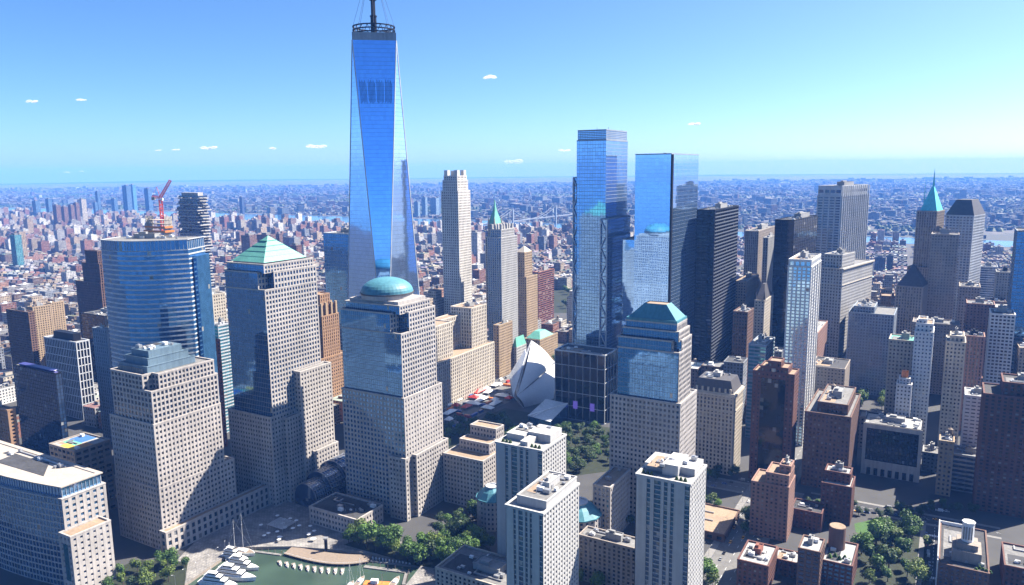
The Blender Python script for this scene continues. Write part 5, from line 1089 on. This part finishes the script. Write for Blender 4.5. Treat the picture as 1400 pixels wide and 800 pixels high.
for a in range(-80, 230):
    for b in range(-190, 250):
        if a % 3 == 2: continue      # cross streets
        if b % 6 == 5: continue
        c = Ui*(a*su)+Vi*(b*sv)+Vector((0, 600)); x, y = c.x+ri.uniform(-2, 2), c.y+ri.uniform(-2, 2)
        if y < 790 or y > riverY(x)-60: continue
        px, py = proj((x, y, 0))
        if px < -260 or px > 1660: continue
        if nearzone(x, y) or blocked(x, y, 14): continue
        fidi = px > 575 and y < 1700 and not (640 < px < 785 and y > 1150)
        park = 690 < px < 790 and 1350 < y < 1750
        if park or (715 < px < 800 and y < 1200) or (y < 930 and 1150 < px < 1300): continue
        w, d = sv*ri.uniform(.75, .98), su*ri.uniform(.7, .97)
        if fidi:
            ty = env(px)+abs(ri.gauss(0, 1))*45+8+(75 if y < 1000 and px > 900 else 0); h = max(18, min(105, at(px, ty, y).z)); h *= ri.uniform(.75, 1)
        else:
            h = ri.uniform(13, 26)
            if ri.random() < .07: h = ri.uniform(32, 60)
            if y > 2300 and ri.random() < .12: h = ri.uniform(38, 62)
        top = proj((x, y, h))[1]
        if top < env(px)-4 and y < 2600: h = max(10, h*.5); top = proj((x, y, h))[1]
        if top > 815: continue
        hid = px < -15 or px > 1415 or hidden(px-2, px+2, top, y)
        cands.append((y, x, w, d, min(h, 40) if hid else h, px, top, hid))
cands.sort(key=lambda q: (q[7], q[0]-q[4]*6))
NIND = 290
PW = (9, 6, 10, 9, 10, 9, 9, 6)
def loc_words(px, y):
    z = 'among the low blocks'
    if px < 135: z = 'left of the bowed tower'
    elif px < 310: z = 'by the pyramid tower'
    elif px < 480: z = 'behind the pyramid tower'
    elif px < 605: z = 'near the tallest tower'
    elif px < 790: z = 'beyond the green pinnacle'
    elif px < 1010: z = 'near the ribbed black tower'
    elif px < 1120: z = 'by the black monolith'
    elif px < 1240: z = 'below the silver tower'
    elif px < 1330: z = 'by the turquoise spire'
    else: z = 'towards the right edge'
    return z
far = MB(); farroof = []
rot_i = -rad(27)
for i, (y, x, w, d, h, px, top, hid) in enumerate(cands):
    tall = h > 34
    wi = ri.choices(range(8), (1, 1, 5, 5, 5, 3, 6, 5) if px > 900 and y < 1700 else PW)[0]; wc, wn_ = WALLS[wi]; k = ri.uniform(.75, 1.2); wc = tuple(v*k for v in wc)
    rm, rn, rc_ = ROOFS[ri.choices(range(4), (3, 3, 2, 3))[0]]
    if i < NIND:
        e = empty('city_building', (x, y, 0), rot_i); size = 'tall' if tall else ('mid-height' if h > 22 else 'low')
        lb = '%s %s building with a %s roof, %s' % (size, wn_, rn, loc_words(px, y)); tag(e, lb, 'building', lb)
        m = MB(); pl = rect(-w/2, w/2, -d/2, d/2); m.prism(pl, 0, h, 3.4, 3.7, top=False)
        m.ring(offset(pl, -.5), offset(pl, .25), h, h+1.1)
        if tall and ri.random() < .6:
            p2 = rect(-w*.36, w*.3, -d*.3, d*.36); hh = h*ri.uniform(.1, .22); m.prism(p2, h, h+hh, 3.4, 3.7, top=False); m.ring(offset(p2, -.4), offset(p2, .2), h+hh, h+hh+.9)
        else: p2 = None
        o = m.build('wall', W_obj, e); o.color = (*wc, 1)
        R = MB(); ip = offset(pl, -.5); R.face([(*p, h+.2) for p in ip])
        if p2: R.face([(*p, h+hh+.2) for p in offset(p2, -.4)])
        R.build('roof', rm, e)
        if not p2:
            m = MB(); bx, by = ri.uniform(-.3, .1)*w, ri.uniform(-.3, .1)*d; m.box(bx, bx+w*.22, by, by+d*.2, h+.2, h+3.4); [m.box(bx+ri.uniform(-.15, .3)*w, bx+ri.uniform(.31, .36)*w, by-2.2*q-2, by-2.2*q-.6, h+.2, h+1.6) for q in range(2)]; m.build('bulkhead', M_bulk if ri.random() < .5 else M_whitep, e)
        if ri.random() < .35:
            m = MB(); cx_, cy_ = ri.uniform(-.3, .3)*w, ri.uniform(.1, .35)*d; b0 = h+.2 if not p2 else h+hh+.2
            [m.box(cx_+sx*1.2-.15, cx_+sx*1.2+.15, cy_+sy*1.2-.15, cy_+sy*1.2+.15, b0, b0+3) for sx in (-1, 1) for sy in (-1, 1)]
            m.prism(ngon(cx_, cy_, 1.9, 9), b0+3, b0+6.6, bot=True); m.loft(ngon(cx_, cy_, 2.05, 9), ngon(cx_, cy_, .02, 9), b0+6.6, b0+7.9, top=False); m.build('water_tank', M_wood, e)
    else:
        cs, sn = math.cos(rot_i), math.sin(rot_i); pl = [(x+p[0]*cs-p[1]*sn, y+p[0]*sn+p[1]*cs) for p in rect(-w/2, w/2, -d/2, d/2)]
        far.prism(pl, 0, h, 4.5, 4.2, paint=wc, toppaint=tuple(v*ri.uniform(.7, 1.15) for v in rc_))
        bx = [(x+p[0]*cs-p[1]*sn, y+p[0]*sn+p[1]*cs) for p in rect(-w*.2, w*.1, -d*.2, d*.15)]; far.prism(bx, h+.01, h+ri.uniform(2.5, 5), paint=tuple(v*.9 for v in wc), toppaint=rc_)
tag(far.build('low_rise_district', W_att), 'dense low-rise brick district stretching to the river', 'district', kind='stuff')
# the borough beyond the river
br = MB(); rb = random.Random(8)
def brY(x):
    pts = [(-6300, 7700), (-3100, 6000), (-1250, 4920), (-100, 4250), (1030, 3330), (2480, 2420), (4320, 1330), (9000, -1200)]
    for (a, b), (c, d) in zip(pts, pts[1:]):
        if a <= x <= c: return b+(d-b)*(x-a)/(c-a)
    return 9000
n = 0
for _ in range(110000):
    if n >= 24000: break
    y = 2600+13500*rb.random()**1.25; x = rb.uniform(-.72, .72)*y
    if y < brY(x)+60: continue
    if mnoise.noise((x*.0011, y*.0011, 3.1)) < -.22: continue
    q = rb.random(); k = 1+max(0, (y-5000)/4500); w, d, h = rb.uniform(9, 25)*k, rb.uniform(11, 30)*k, rb.uniform(7, 15)
    if q < .05: h = rb.uniform(22, 48)
    if q < .03 and y < 8000: w, d = w*2.4, d*2.2
    wc = tuple(v*f for v, f in zip(WALLS[rb.choices(range(8), (5, 4, 7, 7, 5, 3, 10, 10))[0]][0], (.55, .66, .72))); a_ = rb.choice((.5, .5, .9, -.2)); cs, sn = math.cos(a_), math.sin(a_)  # wall paint dimmed and blued, distant haze put into the colour
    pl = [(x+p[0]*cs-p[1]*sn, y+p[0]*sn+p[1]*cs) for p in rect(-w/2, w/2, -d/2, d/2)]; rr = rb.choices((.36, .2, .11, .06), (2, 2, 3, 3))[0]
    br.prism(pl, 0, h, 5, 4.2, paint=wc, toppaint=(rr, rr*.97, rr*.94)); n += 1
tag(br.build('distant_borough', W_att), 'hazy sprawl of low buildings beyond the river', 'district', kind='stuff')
# woods and parks seen as dark green patches beyond the river
fw = MB()
for _ in range(16000):
    y = 3200+11000*rb.random(); x = rb.uniform(-.72, .72)*y
    if y < brY(x)+40 or mnoise.noise((x*.0011, y*.0011, 3.1)) > -.10: continue
    r_ = rb.uniform(8, 18)*(1+y/12000); zc = rb.uniform(5, 10)
    fw.loft(ngon(x, y, r_, 6, rb.uniform(0, 1)), ngon(x+rb.uniform(-3, 3), y, r_*.45, 6, rb.uniform(0, 1)), 1, zc*1.7)
tag(fw.build('far_woods', L_dark), 'far-off green parks and street trees beyond the river', 'woods', kind='stuff')
# far towers, each a thing
FT = [(72, 82, 281, 3700, 0, 'brown'), (83, 92, 283, 3750, 0, 'brown'), (93, 101, 281, 3800, 0, 'brown'), (100, 108, 278, 3850, 0, 'brown'), (106, 117, 273, 4300, 0, 'cream'), (130, 136, 262, 5200, 1, 'blue'), (127, 133, 277, 5100, 1, 'blue'), (152, 160, 272, 5300, 1, 'blue'), (167, 178, 254, 5250, 1, 'blue'), (177, 185, 253, 5450, 1, 'bright blue'), (197, 207, 258, 5350, 1, 'blue'), (44, 54, 275, 4900, 1, 'blue'), (62, 70, 272, 4950, 1, 'blue'), (20, 34, 318, 2500, 0, 'tan'), (32, 44, 300, 3400, 0, 'tan'), (14, 28, 322, 2300, 1, 'teal'),
      (327, 333, 270, 5000, 1, 'dark blue'), (322, 332, 296, 3600, 0, 'red'), (300, 312, 297, 3650, 0, 'red'), (312, 320, 294, 3700, 0, 'white'), (344, 356, 301, 3500, 1, 'grey'), (358, 368, 298, 3550, 0, 'brown'), (330, 350, 322, 2150, 0, 'brown'), (352, 376, 321, 2200, 0, 'brown'), (376, 386, 320, 2250, 0, 'brown'), (396, 412, 336, 1750, 0, 'maroon'), (411, 418, 338, 1800, 0, 'white'), (566, 574, 276, 4700, 1, 'pale blue'), (576, 584, 270, 4750, 1, 'pale blue'), (588, 600, 271, 4800, 1, 'pale blue'), (594, 602, 270, 5000, 1, 'blue'),
      (640, 658, 318, 2100, 0, 'white'), (722, 728, 283, 5000, 1, 'grey'), (742, 748, 280, 5100, 1, 'grey'), (1186, 1204, 291, 3900, 0, 'grey'), (1312, 1322, 260, 6000, 1, 'grey'), (1195, 1212, 352, 1900, 1, 'navy'), (1212, 1222, 350, 2000, 1, 'dark'), (1188, 1196, 356, 1850, 0, 'silver'), (1356, 1372, 288, 5200, 1, 'grey'), (1376, 1390, 296, 4800, 0, 'brown'), (245, 252, 300, 4400, 0, 'tan'), (284, 292, 306, 3800, 0, 'cream'), (420, 432, 312, 3300, 0, 'red')]
FC = {'brown': (.20, .11, .09), 'cream': (.5, .45, .38), 'blue': (.08, .18, .34), 'bright blue': (.10, .32, .6), 'tan': (.4, .3, .2), 'teal': (.08, .28, .34), 'dark blue': (.04, .08, .18), 'red': (.30, .12, .09), 'white': (.62, .6, .58), 'grey': (.3, .3, .31), 'maroon': (.17, .08, .07), 'pale blue': (.22, .34, .48), 'navy': (.03, .06, .14), 'dark': (.03, .035, .045), 'silver': (.5, .5, .52)}
def ftpos(px): return 'left of the bowed glass tower' if px < 136 else 'above the bowed glass tower' if px < 240 else 'right of the stacked white tower' if px < 345 else 'above the pyramid tower' if px < 440 else 'right of the tallest tower' if px < 605 else 'beyond the green-pinnacled tower' if px < 780 else 'right of the silver tower' if px < 1250 else 'beyond the turquoise spire'
for a, b, ty, Y, gl, cn in FT:
    p, q = at(a, ty, Y), at(b, ty, Y); w = q.x-p.x; h = max(20, p.z); e = empty('far_tower', ((p.x+q.x)/2, Y, 0), rad(-27)); lb = 'hazy %s far tower %s' % (cn, ftpos(a)); tag(e, lb, 'building', lb)
    w *= .8; m = MB(); m.prism(rect(-w/2, w/2, -w*.4, w*.4), 0, h, 5, 4, top=False); m.ring(rect(-w/2+1, w/2-1, -w*.4+1, w*.4-1), rect(-w/2-.4, w/2+.4, -w*.4-.4, w*.4+.4), h, h+1.4); o = m.build('wall', W_obj, e); o.color = (*FC[cn], 1)
    m = MB(); m.box(-w/2+1, w/2-1, -w*.4+1, w*.4-1, h, h+.6); m.box(-w*.25, w*.2, -w*.2, w*.2, h+.6, h+6); m.build('roof', M_roofg, e)
# suspension bridge far off
a, b = at(655, 297, 3350), at(790, 290, 4150); a.z = b.z = 0; d = b-a; e = tag(empty('suspension_bridge', a, math.atan2(d.y, d.x)), 'distant suspension bridge crossing the river, left of the braced tower', 'bridge'); Lb = d.length
m = MB(); m.box(-200, Lb+200, -9, 9, 40, 44, bot=True); m.build('deck', M_steel, e)
for f in (.28, .72):
    m = MB(); [m.box(f*Lb-4, f*Lb+4, y-3, y+3, 0, 98) for y in (-10, 10)]; [m.box(f*Lb-3, f*Lb+3, -7, 7, z, z+6, bot=True) for z in (55, 88)]; m.build('bridge_tower', M_bluegrey, e)
m = MB()
for y in (-10, 10):
    pts = []
    for i in range(41):
        f = i/40; z = 44+54*((f/.28)**2 if f < .28 else ((1-f)/.28)**2 if f > .72 else ((f-.5)/.22)**2); pts.append((f*Lb, y, z))
    for p, q in zip(pts, pts[1:]): m.tube(p, q, 1.3, 4); m.tube(p, (p[0], p[1], 42), .4, 3)
m.build('cable', M_steel, e)
# low hills on the horizon
m = MB(); rh = random.Random(6); pts = []
for i in range(61):
    a = rad(-40+80*i/60); z = 14+22*max(0, mnoise.noise((i*.11, 2.2, 0)))+ (34 if i < 26 else 12)*max(0, mnoise.noise((i*.07, 7.7, 0)))+3*mnoise.noise((i*.9, 1, 0)); pts.append((a, max(4, z)))
for (a, z), (b, z2) in zip(pts, pts[1:]):
    P = lambda r_, q, zz: (r_*math.sin(q), r_*math.cos(q), zz)
    m.face([P(27200, a, .5), P(27200, b, .5), P(28000, b, z2), P(28000, a, z)][::-1]); m.face([P(28000, a, z), P(28000, b, z2), P(29300, b, .5), P(29300, a, .5)][::-1])
tag(m.build('hills', L_dark), kind='structure')
# ------------------------------------------------------------------ sky, air and sun
SUN_AZ, SUN_EL = 69.0, 47.0      # clockwise from the view axis
w = bpy.data.worlds.new('World'); S.world = w; w.use_nodes = True; nt = w.node_tree; nt.nodes.clear()
sky = nt.nodes.new('ShaderNodeTexSky'); sky.sky_type = 'NISHITA'; sky.sun_disc = False; sky.sun_elevation = rad(SUN_EL); sky.sun_rotation = rad(SUN_AZ); sky.altitude = 0; sky.air_density = .45; sky.dust_density = .9; sky.ozone_density = 6.5
hs = nt.nodes.new('ShaderNodeHueSaturation'); hs.inputs['Hue'].default_value = .497; hs.inputs['Saturation'].default_value = 1.1
bg = nt.nodes.new('ShaderNodeBackground'); bg.inputs[1].default_value = .078; ow = nt.nodes.new('ShaderNodeOutputWorld')
nt.links.new(sky.outputs[0], hs.inputs['Color']); nt.links.new(hs.outputs[0], bg.inputs[0]); nt.links.new(bg.outputs[0], ow.inputs[0])
sl = bpy.data.lights.new('sun', 'SUN'); sl.energy = 5.0; sl.angle = rad(.5); sl.color = (1.0, .935, .84); so = bpy.data.objects.new('sun', sl); COL.objects.link(so)
sd = Vector((math.sin(rad(SUN_AZ))*math.cos(rad(SUN_EL)), math.cos(rad(SUN_AZ))*math.cos(rad(SUN_EL)), math.sin(rad(SUN_EL)))); so.rotation_euler = sd.to_track_quat('Z', 'Y').to_euler()
hz = bpy.data.materials.new('haze'); nz = NT(hz); nz.out(nz.n('VolumePrincipled', {'Color': (.085, .245, .74, 1), 'Absorption Color': (.40, .40, .40, 1), 'Density': .82e-4, 'Anisotropy': .0}), vol=True)
m = MB(); m.box(-33000, 33000, -9000, 30600, -3.4, 493, bot=True); tag(m.build('haze', hz), 'thin blue summer haze over the whole city', 'haze', kind='stuff')
# small fair-weather clouds beyond the haze
cm = bpy.data.materials.new('cloud'); ct = NT(cm); tcn = ct.n('TexCoord'); nzn = ct.n('TexNoise', {'Vector': (tcn, 3), 'Scale': .006, 'Detail': 5.0})
lw = ct.n('LayerWeight', {0: .35}); al = ct.math('MULTIPLY', ct.math('SUBTRACT', 1.0, (lw, 1)), (nzn, 0)); al2 = ct.n('MapRange', {0: al, 1: .12, 2: .5, 3: 0.0, 4: .42})
ct.out(ct.n('MixShader', {0: (al2, 0), 1: ct.n('BsdfTransparent'), 2: ct.n('MixShader', {0: .55, 1: ct.n('BsdfDiffuse', {0: (.95, .95, .95, 1)}), 2: ct.n('BsdfTranslucent', {0: (.95, .95, .95, 1)})})}))
rcl = random.Random(3)
for px, py, wpx, Y in ((286, 203, 20, 33500), (240, 205, 9, 33600), (216, 206, 8, 33800), (433, 201, 24, 33500), (375, 203, 14, 34000), (668, 106, 20, 24000), (772, 206, 14, 33500), (110, 137, 15, 27000), (45, 139, 15, 27500), (92, 236, 9, 36000), (112, 235, 9, 36500), (700, 222, 26, 36000), (950, 170, 16, 30000)):
    c = at(px, py, Y); s_ = wpx*Y/F; m = MB()
    e = tag(empty('cloud', c), 'small white cloud low in the sky', 'cloud', 'small clouds low in the sky')
    bm = bmesh.new()
    for k in range(9):
        q = bmesh.ops.create_icosphere(bm, subdivisions=2, radius=s_*rcl.uniform(.10, .2)); off = Vector((rcl.uniform(-.4, .4)*s_, rcl.uniform(-.15, .15)*s_, rcl.uniform(-.02, .08)*s_))
        for v in q['verts']: v.co = Vector((v.co.x*1.5, v.co.y, v.co.z*.6))+off
    me = bpy.data.meshes.new('puffs'); bm.to_mesh(me); bm.free(); me.materials.append(cm); [setattr(p, 'use_smooth', True) for p in me.polygons]
    o = bpy.data.objects.new('puffs', me); COL.objects.link(o); o.parent = e
for p in PROTO.values():
    if p.location.z < -400: bpy.data.objects.remove(p)
# ------------------------------------------------------------------ render settings
S.view_settings.view_transform = 'Standard'; S.view_settings.look = 'None'; S.view_settings.exposure = 1.8; S.view_settings.gamma = 1.0; S.view_settings.use_curve_mapping = False
S.cycles.use_denoising = True; S.cycles.max_bounces = 6; S.cycles.diffuse_bounces = 1; S.cycles.glossy_bounces = 3; S.cycles.volume_bounces = 1; S.cycles.transparent_max_bounces = 12
